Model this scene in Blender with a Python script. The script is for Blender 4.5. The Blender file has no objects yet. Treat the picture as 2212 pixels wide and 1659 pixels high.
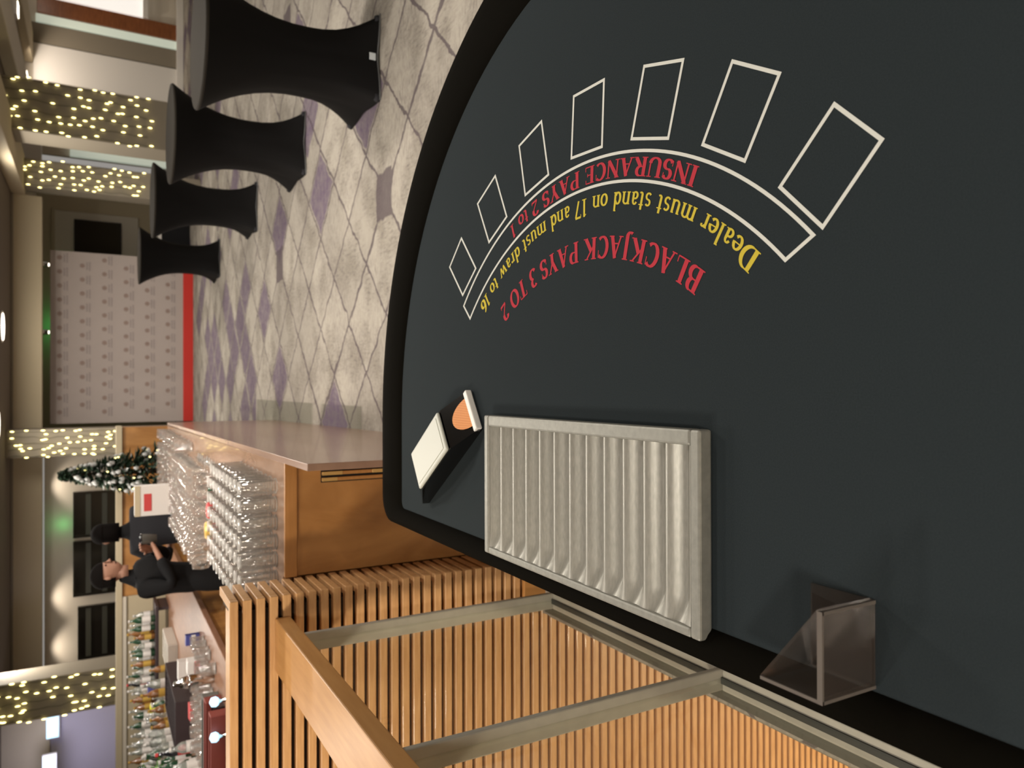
import bpy, bmesh, math, random
from mathutils import Vector, Matrix
from math import sin, cos, pi, radians, atan2, hypot, sqrt
random.seed(7)
S = bpy.context.scene
COL = S.collection

# ------------------------------------------------------------------ camera
CAM_H = 1.62
PITCH = radians(29.385); YAW = radians(0.296)
fh = Vector((sin(YAW), cos(YAW), 0)); rt = Vector((cos(YAW), -sin(YAW), 0))
fw = fh*cos(PITCH) + Vector((0, 0, -sin(PITCH))); upv = rt.cross(fw)
cd = bpy.data.cameras.new('camera'); cam = bpy.data.objects.new('camera', cd); COL.objects.link(cam)
cd.sensor_fit = 'HORIZONTAL'; cd.sensor_width = 36.0; cd.lens = 1600/2212*36.0
cd.clip_start = 0.02; cd.clip_end = 100
lx, ly, lz = -upv, rt, -fw           # the phone was held sideways: the frame's right side looks down
cam.matrix_world = Matrix(((lx.x, ly.x, lz.x, 0), (lx.y, ly.y, lz.y, 0), (lx.z, ly.z, lz.z, CAM_H), (0, 0, 0, 1)))
cd.dof.use_dof = True; cd.dof.focus_distance = 1.35; cd.dof.aperture_fstop = 5.6
S.camera = cam
S.cycles.transparent_max_bounces = 40

# ------------------------------------------------------------------ world, exposure
w = bpy.data.worlds.new('world'); S.world = w; w.use_nodes = True
w.node_tree.nodes['Background'].inputs[0].default_value = (1.0, 0.94, 0.87, 1)
w.node_tree.nodes['Background'].inputs[1].default_value = 0.30
S.view_settings.view_transform = 'Standard'; S.view_settings.look = 'None'
S.view_settings.gamma = 1; S.view_settings.use_curve_mapping = False
S.view_settings.exposure = 0.0

def light(name, kind, loc, energy, color=(1, .925, .825), size=.3, target=None, spot=None, blend=.6):
    d = bpy.data.lights.new(name, kind); d.energy = energy; d.color = color
    if kind == 'AREA': d.shape = 'DISK'; d.size = size
    else: d.shadow_soft_size = size
    if kind == 'SPOT': d.spot_size = radians(spot or 80); d.spot_blend = blend
    o = bpy.data.objects.new(name, d); COL.objects.link(o); o.location = loc
    if target is not None:
        o.rotation_euler = (Vector(target)-Vector(loc)).to_track_quat('-Z', 'Y').to_euler()
    return o
CEIL = 2.8
# ceiling downlights over the room (x, y, watts, disc size), plus an added fill
DOWNLIGHTS = [(1.0, 3.1, 30, .5), (-2.3, 1.7, 26, .4), (-1.9, .9, 14, .4), (2.6, 1.6, 34, .4), (2.2, 5.6, 50, .4), (.3, 6.2, 42, .4), (3.6, 8.2, 38, .4),
              (.6, 9.4, 34, .4), (2.6, 12.2, 40, .4), (-.6, 4.4, 44, .4), (-2.6, 5.2, 32, .4), (-2.6, 8.0, 34, .4), (-1.2, 8.6, 24, .4), (-.5, 12.4, 40, .4), (-3.4, 11.6, 34, .4), (.9, 13.0, 26, .4), (5.4, 12.5, 50, .4), (-.5, -1.6, 75, .5)]  # last one: unseen lamp added to brighten the post fronts
for i, (x, y, e, s) in enumerate(DOWNLIGHTS):
    light('downlight_glow', 'AREA', (x, y, CEIL-.035), e, size=s*.8)
# wall washers at the back of the room
for x, y, z, e, tx, ty, tz in [(2.2, 15.5, 2.33, 9, 2.2, 19, 2.0), (1.0, 15.5, 2.33, 12, 1.0, 19, 2.0), (-1.67, 14.7, 2.36, 9, -1.67, 15, 1.6), (-3.6, 14.7, 2.36, 10, -3.6, 15, 1.6),
                               (-4.46, 14.7, 2.36, 10, -4.46, 15, 1.6), (6.0, 16.0, 2.75, 60, 6.1, 17, 1.6), (4.9, 16.0, 2.75, 25, 4.9, 17, 1.4), (7.9, 15.5, 2.75, 20, 7.9, 17, 1.4)]:
    light('wall_washer', 'SPOT', (x, y, z), e, (1, .86, .72), .04, (tx, ty, tz), 110)
light('green_exit_glow', 'POINT', (1.35, 18.7, 2.3), 2.0, (.1, 1, .25), .05)
light('green_exit_glow', 'POINT', (-2.35, 14.85, 2.1), 0.55, (.1, 1, .25), .05)
light('screen_fill', 'AREA', (-5.2, 11.8, 2.2), 9, (.72, .72, 1), .4, (-5.4, 13, 1.6))  # unseen lavender lamp added to tint and light the pale screen
# lamps in the stairwell
light('stairwell_lamp', 'POINT', (-1.7, .9, -2.2), 170, (1, .80, .52), .2)
light('stairwell_lamp', 'SPOT', (-2.2, .6, 2.7), 150, (1, .84, .60), .15, (-1.5, 2.62, -.4), 75)

# ------------------------------------------------------------------ materials
def mat(name, color=(.5, .5, .5), rough=.6, metal=0, emit=None, estr=1, spec=.5, coat=0, bump=None):
    m = bpy.data.materials.new(name); m.use_nodes = True
    n = m.node_tree.nodes; b = n['Principled BSDF']
    b.inputs['Base Color'].default_value = (*color, 1); b.inputs['Roughness'].default_value = rough
    b.inputs['Metallic'].default_value = metal; b.inputs['Specular IOR Level'].default_value = spec
    b.inputs['Coat Weight'].default_value = coat
    if emit: b.inputs['Emission Color'].default_value = (*emit, 1); b.inputs['Emission Strength'].default_value = estr
    if bump:
        sc, st = bump
        t = n.new('ShaderNodeTexNoise'); t.inputs['Scale'].default_value = sc; t.inputs['Detail'].default_value = 6
        tc = n.new('ShaderNodeTexCoord'); bp = n.new('ShaderNodeBump'); bp.inputs['Strength'].default_value = st; bp.inputs['Distance'].default_value = .002
        L = m.node_tree.links; L.new(tc.outputs['Object'], t.inputs['Vector']); L.new(t.outputs['Fac'], bp.inputs['Height']); L.new(bp.outputs['Normal'], b.inputs['Normal'])
    return m

def varied(name, c1, c2, scale=(1, 1, 1), nscale=6, rough=.5, metal=0, coat=0, detail=5, lo=.3, hi=.7, bump=0, spec=.5, dist=0):
    """two-tone noise stretched along an axis: wood grain, brushed metal, felt, scuffs"""
    m = mat(name, c1, rough, metal, coat=coat, spec=spec); nt = m.node_tree; n = nt.nodes; L = nt.links; b = n['Principled BSDF']
    tc = n.new('ShaderNodeTexCoord'); mp = n.new('ShaderNodeMapping'); mp.inputs['Scale'].default_value = scale
    t = n.new('ShaderNodeTexNoise'); t.inputs['Scale'].default_value = nscale; t.inputs['Detail'].default_value = detail; t.inputs['Distortion'].default_value = dist
    r = n.new('ShaderNodeValToRGB'); r.color_ramp.elements[0].position = lo; r.color_ramp.elements[1].position = hi
    r.color_ramp.elements[0].color = (*c1, 1); r.color_ramp.elements[1].color = (*c2, 1)
    L.new(tc.outputs['Object'], mp.inputs['Vector']); L.new(mp.outputs['Vector'], t.inputs['Vector']); L.new(t.outputs['Fac'], r.inputs['Fac']); L.new(r.outputs['Color'], b.inputs['Base Color'])
    if bump:
        bp = n.new('ShaderNodeBump'); bp.inputs['Strength'].default_value = bump; bp.inputs['Distance'].default_value = .003
        L.new(t.outputs['Fac'], bp.inputs['Height']); L.new(bp.outputs['Normal'], b.inputs['Normal'])
    return m

def thin_glass(name, tint=(1, 1, 1), body=0.06, bodycol=(.9, .92, .9), gloss=.05, base=.04, gain=1.0):
    m = bpy.data.materials.new(name); m.use_nodes = True; nt = m.node_tree; n = nt.nodes; L = nt.links; n.clear()
    o = n.new('ShaderNodeOutputMaterial'); tr = n.new('ShaderNodeBsdfTransparent'); tr.inputs[0].default_value = (*tint, 1)
    gl = n.new('ShaderNodeBsdfGlossy'); gl.inputs['Roughness'].default_value = gloss
    df = n.new('ShaderNodeBsdfDiffuse'); df.inputs[0].default_value = (*bodycol, 1)
    lw = n.new('ShaderNodeLayerWeight'); lw.inputs[0].default_value = .35
    ma = n.new('ShaderNodeMath'); ma.operation = 'MULTIPLY_ADD'; ma.inputs[1].default_value = gain; ma.inputs[2].default_value = base; ma.use_clamp = True
    L.new(lw.outputs['Fresnel'], ma.inputs[0])
    m1 = n.new('ShaderNodeMixShader'); L.new(ma.outputs[0], m1.inputs[0]); L.new(tr.outputs[0], m1.inputs[1]); L.new(gl.outputs[0], m1.inputs[2])
    m2 = n.new('ShaderNodeMixShader'); m2.inputs[0].default_value = body; L.new(m1.outputs[0], m2.inputs[1]); L.new(df.outputs[0], m2.inputs[2])
    L.new(m2.outputs[0], o.inputs[0]); return m

M = {}
M['felt'] = varied('black felt', (.0200, .0265, .0300), (.0250, .0330, .0372), (1, 1, 1), 420, .95, spec=.12, detail=3)
M['vinyl'] = mat('black padded vinyl', (.0040, .0034, .0022), .9, bump=(160, .12), spec=.03)
M['table_black'] = mat('black table skirt', (.006, .006, .006), .7, spec=.2)
M['white_print'] = mat('white print', (.70, .71, .66), .85, spec=.1)
M['red_print'] = mat('red print', (.50, .045, .065), .85, spec=.1)
M['yellow_print'] = mat('yellow print', (.62, .50, .06), .85, spec=.1)
M['alu'] = varied('cast aluminium', (.37, .365, .325), (.46, .45, .405), (8, 40, 1), 8, .42, .45, spec=.5)
M['alu_rim'] = varied('aluminium rim', (.27, .27, .24), (.33, .325, .29), (10, 10, 10), 8, .5, .4)
M['lid'] = mat('white lid', (.62, .64, .58), .45)
M['white_plastic'] = mat('white plastic', (.9, .88, .84), .35)
M['shoe'] = mat('black shoe plastic', (.006, .006, .006), .12, spec=.6)
M['card'] = None
M['acrylic'] = thin_glass('smoked acrylic', (.86, .84, .82), .045, (.45, .38, .34), .12, .03, .35)
M['acrylic_edge'] = mat('acrylic edge', (.15, .13, .115), .25)
M['glass'] = thin_glass('drinking glass', (1, 1, 1), .035, (1, .98, .93), .07, .02, .5)
M['glass_glint'] = thin_glass('white glint on glass base', (1, 1, 1), .30, (1, .98, .93), .08, .12, .9)  # white put into bases and rims for their bright highlights
M['pane'] = thin_glass('balustrade glass', (.97, .98, .96), .012, (.7, .7, .65), .02, .0, .16)
M['steel'] = varied('grey powder coated steel', (.36, .345, .30), (.41, .39, .34), (4, 4, 4), 5, .5, .15)
M['steel_dark'] = mat('dark gasket', (.03, .032, .028), .5)
M['kerb'] = mat('olive grey kerb', (.06, .058, .042), .6)
M['slat'] = varied('oak slat', (.52, .28, .12), (.66, .39, .18), (3, 30, 30), 3, .42, 0, .1, 4)
M['slat_back'] = mat('dark slat backing', (.018, .010, .005), .8)
M['oak'] = varied('oak panel', (.34, .15, .042), (.52, .26, .085), (3.5, 3, 1.2), 1.6, .35, 0, .25, 6, .35, .68, dist=1.2)
M['oak_light'] = varied('oak lipping', (.40, .18, .05), (.47, .22, .07), (2, 20, 20), 3, .35, 0, .2)
M['rail_top'] = varied('oak handrail', (.45, .225, .075), (.53, .28, .10), (18, 2, 18), 3, .38, 0, .15)
M['bar_top'] = varied('polished brown bar top', (.36, .215, .14), (.42, .26, .175), (8, 2, 8), 3, .18, 0, .3)
M['counter'] = varied('brown counter top', (.20, .10, .06), (.27, .14, .085), (8, 2, 8), 3, .35)
M['bar_side'] = varied('polished rosy brown bar side', (.30, .18, .13), (.37, .23, .165), (2, 1, 6), 3, .24, 0, .15)
M['brass'] = mat('pale brass', (.72, .46, .17), .35, .5)
M['slot'] = mat('dark slot', (.012, .007, .003), .7)
M['cream'] = mat('cream plaster', (.52, .44, .30), .8, bump=(20, .05))
M['offwhite'] = mat('off white paint', (.66, .60, .50), .7)
M['white_paint'] = mat('white paint', (.80, .77, .72), .6)
M['taupe'] = mat('taupe plaster', (.26, .225, .17), .8)
M['taupe_dark'] = mat('dark taupe ceiling', (.17, .135, .10), .8)
M['ceil'] = mat('ceiling paint', (.46, .42, .35), .85)
M['brown_wood'] = varied('reddish brown wood', (.20, .065, .022), (.29, .10, .035), (2, 2, 10), 3, .4, 0, .1)
M['mint'] = mat('pale green glow panel', (.66, .72, .62), .5, emit=(.85, .95, .80), estr=.32)  # weak glow put into the pale green; strip and niche are no lamps
M['dark_glass'] = mat('dark mirror glass', (.012, .010, .007), .12, spec=.7)
M['black_fabric'] = mat('black stretch fabric', (.0045, .004, .004), .8, spec=.16)
M['table_lid'] = mat('dark grey stretch top', (.024, .0205, .0165), .8, spec=.1)
M['hem'] = mat('grey hem tape', (.10, .10, .10), .35)
M['tag'] = mat('white care tag', (.7, .75, .8), .6)
M['banner'] = mat('pale grey pink backdrop cloth', (.47, .405, .375), .8)
M['emblem'] = mat('faded brown emblem print', (.33, .235, .20), .85)
M['small_print'] = mat('faded grey lettering print', (.30, .255, .255), .85)
M['red_base'] = mat('red plinth', (.62, .03, .02), .55)
M['needles'] = varied('dark green needles', (.006, .02, .01), (.02, .05, .02), (1, 1, 1), 20, .7)
M['snow'] = mat('frosted white', (.55, .56, .55), .6)
M['bark'] = mat('bark', (.06, .03, .015), .8)
M['bulb'] = mat('warm fairy light bulb', (1, .9, .4), .4, emit=(1, .86, .34), estr=5)
M['wire'] = mat('dark green wire', (.05, .05, .02), .6)
M['lamp_face'] = mat('lit lamp face', (1, .9, .8), .4, emit=(1, .88, .72), estr=4)
M['blue_lamp'] = mat('lit cool lamp face', (.6, .8, 1), .4, emit=(.42, .78, 1), estr=1.6)
M['green_lamp'] = mat('lit green sign', (.1, .8, .2), .4, emit=(.15, 1, .3), estr=1.5)
M['cloth_black'] = mat('black clothing', (.012, .012, .013), .85, spec=.15)
M['cloth_grey'] = mat('charcoal clothing', (.028, .028, .032), .85, spec=.15)
M['skin'] = mat('skin', (.42, .22, .15), .55)
M['hair'] = mat('dark hair', (.006, .0045, .004), .9, spec=.1)
M['lilac'] = mat('pale lilac screen', (.46, .42, .46), .6)
M['paper'] = mat('white card', (.72, .69, .66), .6)
M['redlabel'] = mat('red label', (.55, .05, .05), .6)
M['yellow'] = mat('bright yellow label', (.80, .80, .03), .5, emit=(.8, .8, .05), estr=.15)  # slight glow put into the packet colour
M['gold'] = mat('gold label', (.6, .38, .08), .4, .3)
M['red_crate'] = mat('dull red crate', (.20, .035, .025), .55)
M['dark_crate'] = mat('dark purple brown crate', (.035, .022, .025), .6)
M['grey_crate'] = mat('grey crate', (.12, .12, .11), .5)
M['blue'] = mat('blue packet', (.06, .07, .28), .5)
M['leaf'] = mat('fresh green herbs', (.10, .24, .03), .6)
M['chrome'] = mat('polished chrome', (.7, .7, .68), .15, 1)
M['b_green'] = mat('green bottle glass', (.02, .06, .03), .12, spec=.8)
M['b_amber'] = mat('amber spirit', (.20, .08, .02), .15, spec=.8)
M['b_clear'] = thin_glass('clear bottle glass', (.85, .88, .85), .25, (.7, .72, .68), .06, .14, 1.2)
M['b_dark'] = mat('dark bottle glass', (.012, .012, .016), .12, spec=.8)
M['china'] = mat('white china', (.62, .58, .52), .35)

def card_material():
    m = mat('orange card back', (.75, .28, .07), .5); nt = m.node_tree; n = nt.nodes; L = nt.links
    tc = n.new('ShaderNodeTexCoord'); wv = n.new('ShaderNodeTexWave'); wv.inputs['Scale'].default_value = 130; wv.bands_direction = 'DIAGONAL'
    r = n.new('ShaderNodeValToRGB'); r.color_ramp.elements[0].color = (.62, .16, .03, 1); r.color_ramp.elements[1].color = (.95, .45, .14, 1)
    L.new(tc.outputs['Object'], wv.inputs['Vector']); L.new(wv.outputs['Fac'], r.inputs['Fac']); L.new(r.outputs['Color'], n['Principled BSDF'].inputs['Base Color'])
    return m
M['card'] = card_material()

def carpet_material():
    m = mat('patterned carpet', (.4, .36, .3), .95, spec=.1); nt = m.node_tree; N = nt.nodes; L = nt.links; b = N['Principled BSDF']
    def V(x):
        return x
    def put(inp, x):
        if isinstance(x, (int, float)): inp.default_value = x
        else: L.new(x, inp)
    def ma(op, a, b2=0.0, c=None, clamp=False):
        q = N.new('ShaderNodeMath'); q.operation = op; q.use_clamp = clamp; put(q.inputs[0], a); put(q.inputs[1], b2)
        if c is not None: put(q.inputs[2], c)
        return q.outputs[0]
    def noise(scale, detail=4, vec=None, rough=.5):
        t = N.new('ShaderNodeTexNoise'); t.inputs['Scale'].default_value = scale; t.inputs['Detail'].default_value = detail; t.inputs['Roughness'].default_value = rough
        L.new(vec if vec is not None else tc.outputs['Object'], t.inputs['Vector']); return t.outputs['Fac']
    def mixc(f, a, c):
        q = N.new('ShaderNodeMix'); q.data_type = 'RGBA'; put(q.inputs[0], f)
        for s, x in ((q.inputs[6], a), (q.inputs[7], c)):
            if isinstance(x, tuple): s.default_value = (*x, 1)
            else: L.new(x, s)
        return q.outputs[2]
    def step(x, lo, hi):        # 0 below lo, 1 above hi
        q = N.new('ShaderNodeMapRange'); q.clamp = True; put(q.inputs[0], x); q.inputs[1].default_value = lo; q.inputs[2].default_value = hi; return q.outputs[0]
    tc = N.new('ShaderNodeTexCoord'); sp = N.new('ShaderNodeSeparateXYZ'); L.new(tc.outputs['Object'], sp.inputs[0])
    wob = ma('MULTIPLY_ADD', noise(6, 5), .09, -.045)
    x = ma('ADD', sp.outputs[0], wob); y = ma('ADD', sp.outputs[1], ma('MULTIPLY_ADD', noise(8, 5), .09, -.045))
    u = ma('DIVIDE', ma('SUBTRACT', x, .10), .375); v = ma('DIVIDE', ma('SUBTRACT', y, 6.47), .39)
    p = ma('MULTIPLY', ma('ADD', u, v), .5); q = ma('MULTIPLY', ma('SUBTRACT', u, v), .5)
    fp = ma('FLOOR', p); fq = ma('FLOOR', q)
    dp = ma('ABSOLUTE', ma('SUBTRACT', ma('SUBTRACT', p, fp), .5)); dq = ma('ABSOLUTE', ma('SUBTRACT', ma('SUBTRACT', q, fq), .5))
    rp = ma('ABSOLUTE', ma('SUBTRACT', p, ma('ROUND', p))); rq = ma('ABSOLUTE', ma('SUBTRACT', q, ma('ROUND', q)))
    cell = N.new('ShaderNodeCombineXYZ'); L.new(fp, cell.inputs[0]); L.new(fq, cell.inputs[1])
    wn = N.new('ShaderNodeTexWhiteNoise'); wn.noise_dimensions = '2D'; L.new(cell.outputs[0], wn.inputs['Vector'])
    # base: beige with streaky charcoal scratches in two directions
    mp = N.new('ShaderNodeMapping'); mp.inputs['Scale'].default_value = (9, 38, 1); mp.inputs['Rotation'].default_value = (0, 0, .5); L.new(tc.outputs['Object'], mp.inputs[0])
    mp2 = N.new('ShaderNodeMapping'); mp2.inputs['Scale'].default_value = (34, 8, 1); mp2.inputs['Rotation'].default_value = (0, 0, .35); L.new(tc.outputs['Object'], mp2.inputs[0])
    s1 = noise(1.6, 8, mp.outputs[0], .75); s2 = noise(1.6, 8, mp2.outputs[0], .75)
    big = noise(1.5, 5); big2 = noise(2.7, 3)
    streak = ma('MULTIPLY', step(s1, .46, .66), step(big, .34, .58)); streak2 = ma('MULTIPLY', step(s2, .46, .68), step(big2, .36, .58))
    c = mixc(noise(16, 6, None, .8), (.33, .295, .245), (.50, .465, .405))
    c = mixc(ma('MULTIPLY', step(big2, .46, .66), .6), c, (.23, .205, .165))
    c = mixc(ma('MULTIPLY', ma('MAXIMUM', streak, streak2), .85), c, (.12, .10, .10))
    # olive grey zone near the bar
    zone = ma('MULTIPLY', ma('MULTIPLY', step(sp.outputs[0], -.125, -.135), step(sp.outputs[1], 5.0, 5.02)), step(sp.outputs[1], 8.9, 8.8))
    zone2 = ma('MULTIPLY', zone, ma('SUBTRACT', 1, ma('MULTIPLY', step(sp.outputs[1], 6.0, 6.1), step(sp.outputs[1], 6.4, 6.3)), clamp=True))
    c = mixc(ma('MULTIPLY', zone2, .7), c, (.155, .15, .115))
    # purple diamonds: chosen ones nearby, more of them further off
    purple = None
    for (cx, cy) in [(.1, 7.64), (.85, 8.42), (-.275, 5.69), (1.6, 6.08), (1.6, 7.64), (1.975, 4.91), (2.35, 6.5), (.1, 9.2), (.85, 9.98), (1.225, 9.59), (3.1, 6.86), (.475, 10.4), (-.275, 9.6)]:
        d = ma('ADD', ma('ABSOLUTE', ma('DIVIDE', ma('SUBTRACT', x, cx), .375)), ma('ABSOLUTE', ma('DIVIDE', ma('SUBTRACT', y, cy), .39)))
        f = step(d, .93, .87); purple = f if purple is None else ma('MAXIMUM', purple, f)
    inset = step(ma('MAXIMUM', dp, dq), .455, .43)
    far = ma('MULTIPLY', ma('MULTIPLY', ma('GREATER_THAN', wn.outputs[0], .74), ma('GREATER_THAN', sp.outputs[1], 8.9)), inset)
    purple = ma('MAXIMUM', purple, far)
    c = mixc(ma('MULTIPLY', ma('GREATER_THAN', wn.outputs[0], .5), .22), c, (.17, .15, .13))
    c = mixc(ma('MULTIPLY', purple, ma('MULTIPLY_ADD', noise(11, 6, None, .8), 1.5, .0), None, True), c, (.125, .09, .14))
    # thin dark lattice lines, heavier along some rows, and charcoal knots where they cross
    wid = ma('MULTIPLY_ADD', noise(3, 2), .028, .004)
    near = ma('MINIMUM', rp, rq)
    line = step(ma('SUBTRACT', near, wid), .004, -.002)
    thick = ma('MULTIPLY', ma('LESS_THAN', ma('ABSOLUTE', ma('SUBTRACT', p, -1.0)), .034), step(noise(2.3, 2), .42, .5))
    thick2 = ma('MULTIPLY', ma('LESS_THAN', ma('ABSOLUTE', q), .026), step(noise(2.0, 2), .42, .5))
    knots = None
    for (cx, cy, wx, wy) in [(1.24, 4.55, .15, .14), (1.24, 7.64, .16, .15), (3.5, 7.3, .16, .15)]:
        d = ma('MAXIMUM', ma('DIVIDE', ma('ABSOLUTE', ma('SUBTRACT', x, cx)), wx), ma('DIVIDE', ma('ABSOLUTE', ma('SUBTRACT', y, cy)), wy))
        f = step(d, 1.05, .97); knots = f if knots is None else ma('MAXIMUM', knots, f)
    dark = ma('MAXIMUM', ma('MAXIMUM', line, knots), ma('MAXIMUM', thick, thick2))
    c = mixc(ma('MULTIPLY', dark, .80), c, (.085, .065, .075))
    L.new(c, b.inputs['Base Color'])
    bp = N.new('ShaderNodeBump'); bp.inputs['Strength'].default_value = .3; bp.inputs['Distance'].default_value = .004; L.new(s1, bp.inputs['Height']); L.new(bp.outputs[0], b.inputs['Normal'])
    return m
M['carpet'] = carpet_material()

# ------------------------------------------------------------------ mesh helpers
class MB:
    def __init__(s): s.v = []; s.f = []
    def quad(s, a, b, c, d): i = len(s.v); s.v += [tuple(a), tuple(b), tuple(c), tuple(d)]; s.f.append((i, i+1, i+2, i+3)); return s
    def poly(s, pts): i = len(s.v); s.v += [tuple(p) for p in pts]; s.f.append(tuple(range(i, i+len(pts)))); return s
    def box(s, x0, x1, y0, y1, z0, z1):
        i = len(s.v)
        s.v += [(x0, y0, z0), (x1, y0, z0), (x1, y1, z0), (x0, y1, z0), (x0, y0, z1), (x1, y0, z1), (x1, y1, z1), (x0, y1, z1)]
        for f in ((0, 3, 2, 1), (4, 5, 6, 7), (0, 1, 5, 4), (1, 2, 6, 5), (2, 3, 7, 6), (3, 0, 4, 7)): s.f.append(tuple(i+k for k in f))
        return s
    def prism(s, pts, z0, z1):
        n = len(pts); i = len(s.v)
        s.v += [(x, y, z0) for x, y in pts]+[(x, y, z1) for x, y in pts]
        s.f.append(tuple(i+k for k in reversed(range(n)))); s.f.append(tuple(i+n+k for k in range(n)))
        for k in range(n): s.f.append((i+k, i+(k+1) % n, i+n+(k+1) % n, i+n+k))
        return s
    def rings(s, rs, cap0=True, cap1=True, closed=True):
        n = len(rs[0]); i = len(s.v)
        for r in rs: s.v += [tuple(p) for p in r]
        for a in range(len(rs)-1):
            for k in range(n if closed else n-1):
                s.f.append((i+a*n+k, i+a*n+(k+1) % n, i+(a+1)*n+(k+1) % n, i+(a+1)*n+k))
        if cap0: s.f.append(tuple(i+k for k in reversed(range(n))))
        if cap1: s.f.append(tuple(i+(len(rs)-1)*n+k for k in range(n)))
        return s
    def lathe(s, prof, n=16, c=(0, 0, 0), cap0=True, cap1=True):
        return s.rings([[(c[0]+r*cos(2*pi*k/n), c[1]+r*sin(2*pi*k/n), c[2]+z) for k in range(n)] for r, z in prof], cap0, cap1)
    def tube(s, pts, r, n=6):
        P = [Vector(p) for p in pts]; rs = []
        for i, p in enumerate(P):
            t = (P[min(i+1, len(P)-1)]-P[max(i-1, 0)]).normalized(); a = Vector((0, 0, 1)) if abs(t.z) < .9 else Vector((1, 0, 0))
            e = t.cross(a).normalized(); g = t.cross(e); rr = r[i] if isinstance(r, (list, tuple)) else r
            rs.append([p+(e*cos(2*pi*k/n)+g*sin(2*pi*k/n))*rr for k in range(n)])
        return s.rings(rs)
    def build(s, name, m, parent=None, bevel=0, smooth=False, seg=2):
        me = bpy.data.meshes.new(name); me.from_pydata(s.v, [], s.f)
        bm = bmesh.new(); bm.from_mesh(me); bmesh.ops.recalc_face_normals(bm, faces=bm.faces); bm.to_mesh(me); bm.free()
        me.materials.append(m)
        if smooth:
            for p in me.polygons: p.use_smooth = True
        o = bpy.data.objects.new(name, me); COL.objects.link(o)
        if parent: o.parent = parent
        if bevel:
            b = o.modifiers.new('bevel', 'BEVEL'); b.width = bevel; b.segments = seg; b.limit_method = 'ANGLE'
        return o
def tag(o, label=None, cat=None, group=None, kind=None):
    if label: o['label'] = label
    if cat: o['category'] = cat
    if group: o['group'] = group
    if kind: o['kind'] = kind
    return o
def empty(name, loc=(0, 0, 0), rz=0, label=None, cat=None, group=None):
    o = bpy.data.objects.new(name, None); COL.objects.link(o); o.location = loc; o.rotation_euler = (0, 0, rz); o.empty_display_size = .1
    return tag(o, label, cat, group)
def struct(o, label=None, cat=None): return tag(o, label, cat, None, 'structure')
def kids(o): return KID.get(o.name, [])
def copy_tree(o, children, loc, rz=0, label=None, group=None, scale=None):
    c = o.copy(); COL.objects.link(c); c.location = loc; c.rotation_euler = (0, 0, rz)
    if label: c['label'] = label
    if group: c['group'] = group
    if scale: c.scale = scale
    for ch in children:
        d = ch.copy(); COL.objects.link(d); d.parent = c
    return c

# ------------------------------------------------------------------ room shell
struct(MB().poly([(-.935, -2.2, 0), (9, -2.2, 0), (9, 19.2, 0), (-9, 19.2, 0), (-9, 2.64, 0), (-.935, 2.64, 0)]).build('floor', M['carpet']),
       'patterned beige carpet with dark diamond lines and purple diamonds', 'floor')
struct(MB().box(-9, 9, -2.3, 14.5, CEIL, CEIL+.12).build('ceiling', M['taupe_dark']), 'dark taupe ceiling of the room', 'ceiling')
struct(MB().box(-9, 9, 14.5, 19.4, CEIL, CEIL+.12).build('ceiling', M['ceil']), 'light ceiling over the far end of the room', 'ceiling')
struct(MB().box(-9, 3.15, 14.35, 14.55, 2.375, CEIL).build('trim_1', M['cream'], bevel=.01), 'cream bulkhead crossing the room over the backdrop', 'bulkhead')
struct(MB().box(-9, 3.15, 14.30, 14.35, 2.765, CEIL).build('trim_2', M['taupe'], bevel=.01), 'taupe cove along the top of the cream bulkhead', 'cove')
struct(MB().box(-9.1, -1.0, 15, 15.15, 0, 2.375).build('wall_back', M['offwhite']), 'off white wall behind the bar', 'wall')
struct(MB().box(-1.0, 4.6, 19, 19.15, 0, CEIL).build('wall_far', M['cream']), 'cream wall behind the backdrop', 'wall')
struct(MB().box(-1.1, -1.0, 15, 19.1, 0, CEIL).build('wall_return', M['cream']), 'cream return wall left of the backdrop', 'wall')
struct(MB().box(9, 9.15, -2.3, 19.2, 0, CEIL).build('wall_right', M['cream']), 'cream right hand wall', 'wall')
struct(MB().box(-9.15, -9, 2.64, 15.2, 0, CEIL).build('wall_left', M['cream']), 'cream left hand wall', 'wall')
struct(MB().box(-9.1, 9.1, -2.45, -2.3, 0, CEIL).build('wall_front', M['cream']), 'cream wall behind the camera', 'wall')
# wall on the far right, made of strips of different finish
struct(MB().box(4.6, 9.1, 17.1, 17.2, 0, CEIL).build('wall_side', M['offwhite']), 'off white wall at the far right', 'wall')
strips = [('trim_3', 8.35, 9.0, .0, .75, 'brown_wood', 'low brown cabinet front at far right'),
          ('trim_4', 7.30, 7.62, 0, 2.6, 'brown_wood', 'reddish brown door frame beside the washed white wall'),
          ('trim_5', 7.12, 7.28, 0, 2.62, 'mint', 'pale green glowing strip beside the brown frame'),
          ('trim_6', 6.72, 7.10, 0, 2.7, 'taupe', 'taupe wall strip beside the pale green strip'),
          ('trim_7', 5.98, 6.70, 0, 2.66, 'white_paint', 'bright white wall panel lit from above'),
          ('trim_8', 5.20, 5.44, 0, 2.2, 'brown_wood', 'orange brown timber upright beside the lit column'),
          ('trim_9', 4.92, 5.18, 0, 2.2, 'white_paint', 'white strip between timber upright and pale green niche')]
for nme, x0, x1, z0, z1, mk, lab in strips:
    struct(MB().box(x0, x1, 16.98, 17.1, z0, z1).build(nme, M[mk], bevel=.008), lab, 'wall panel')
struct(MB().box(4.60, 4.90, 17.0, 17.1, .3, 2.05).build('window_1', M['mint'], bevel=.008), 'pale green glowing niche in the far right wall', 'window')
struct(MB().box(7.66, 8.35, 17.0, 17.1, .75, 2.3).build('window_2', mat('bright white blind', (.9, .88, .85), .6, emit=(1, .96, .9), estr=.7), bevel=.008), 'bright white window at the far right', 'window')
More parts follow.
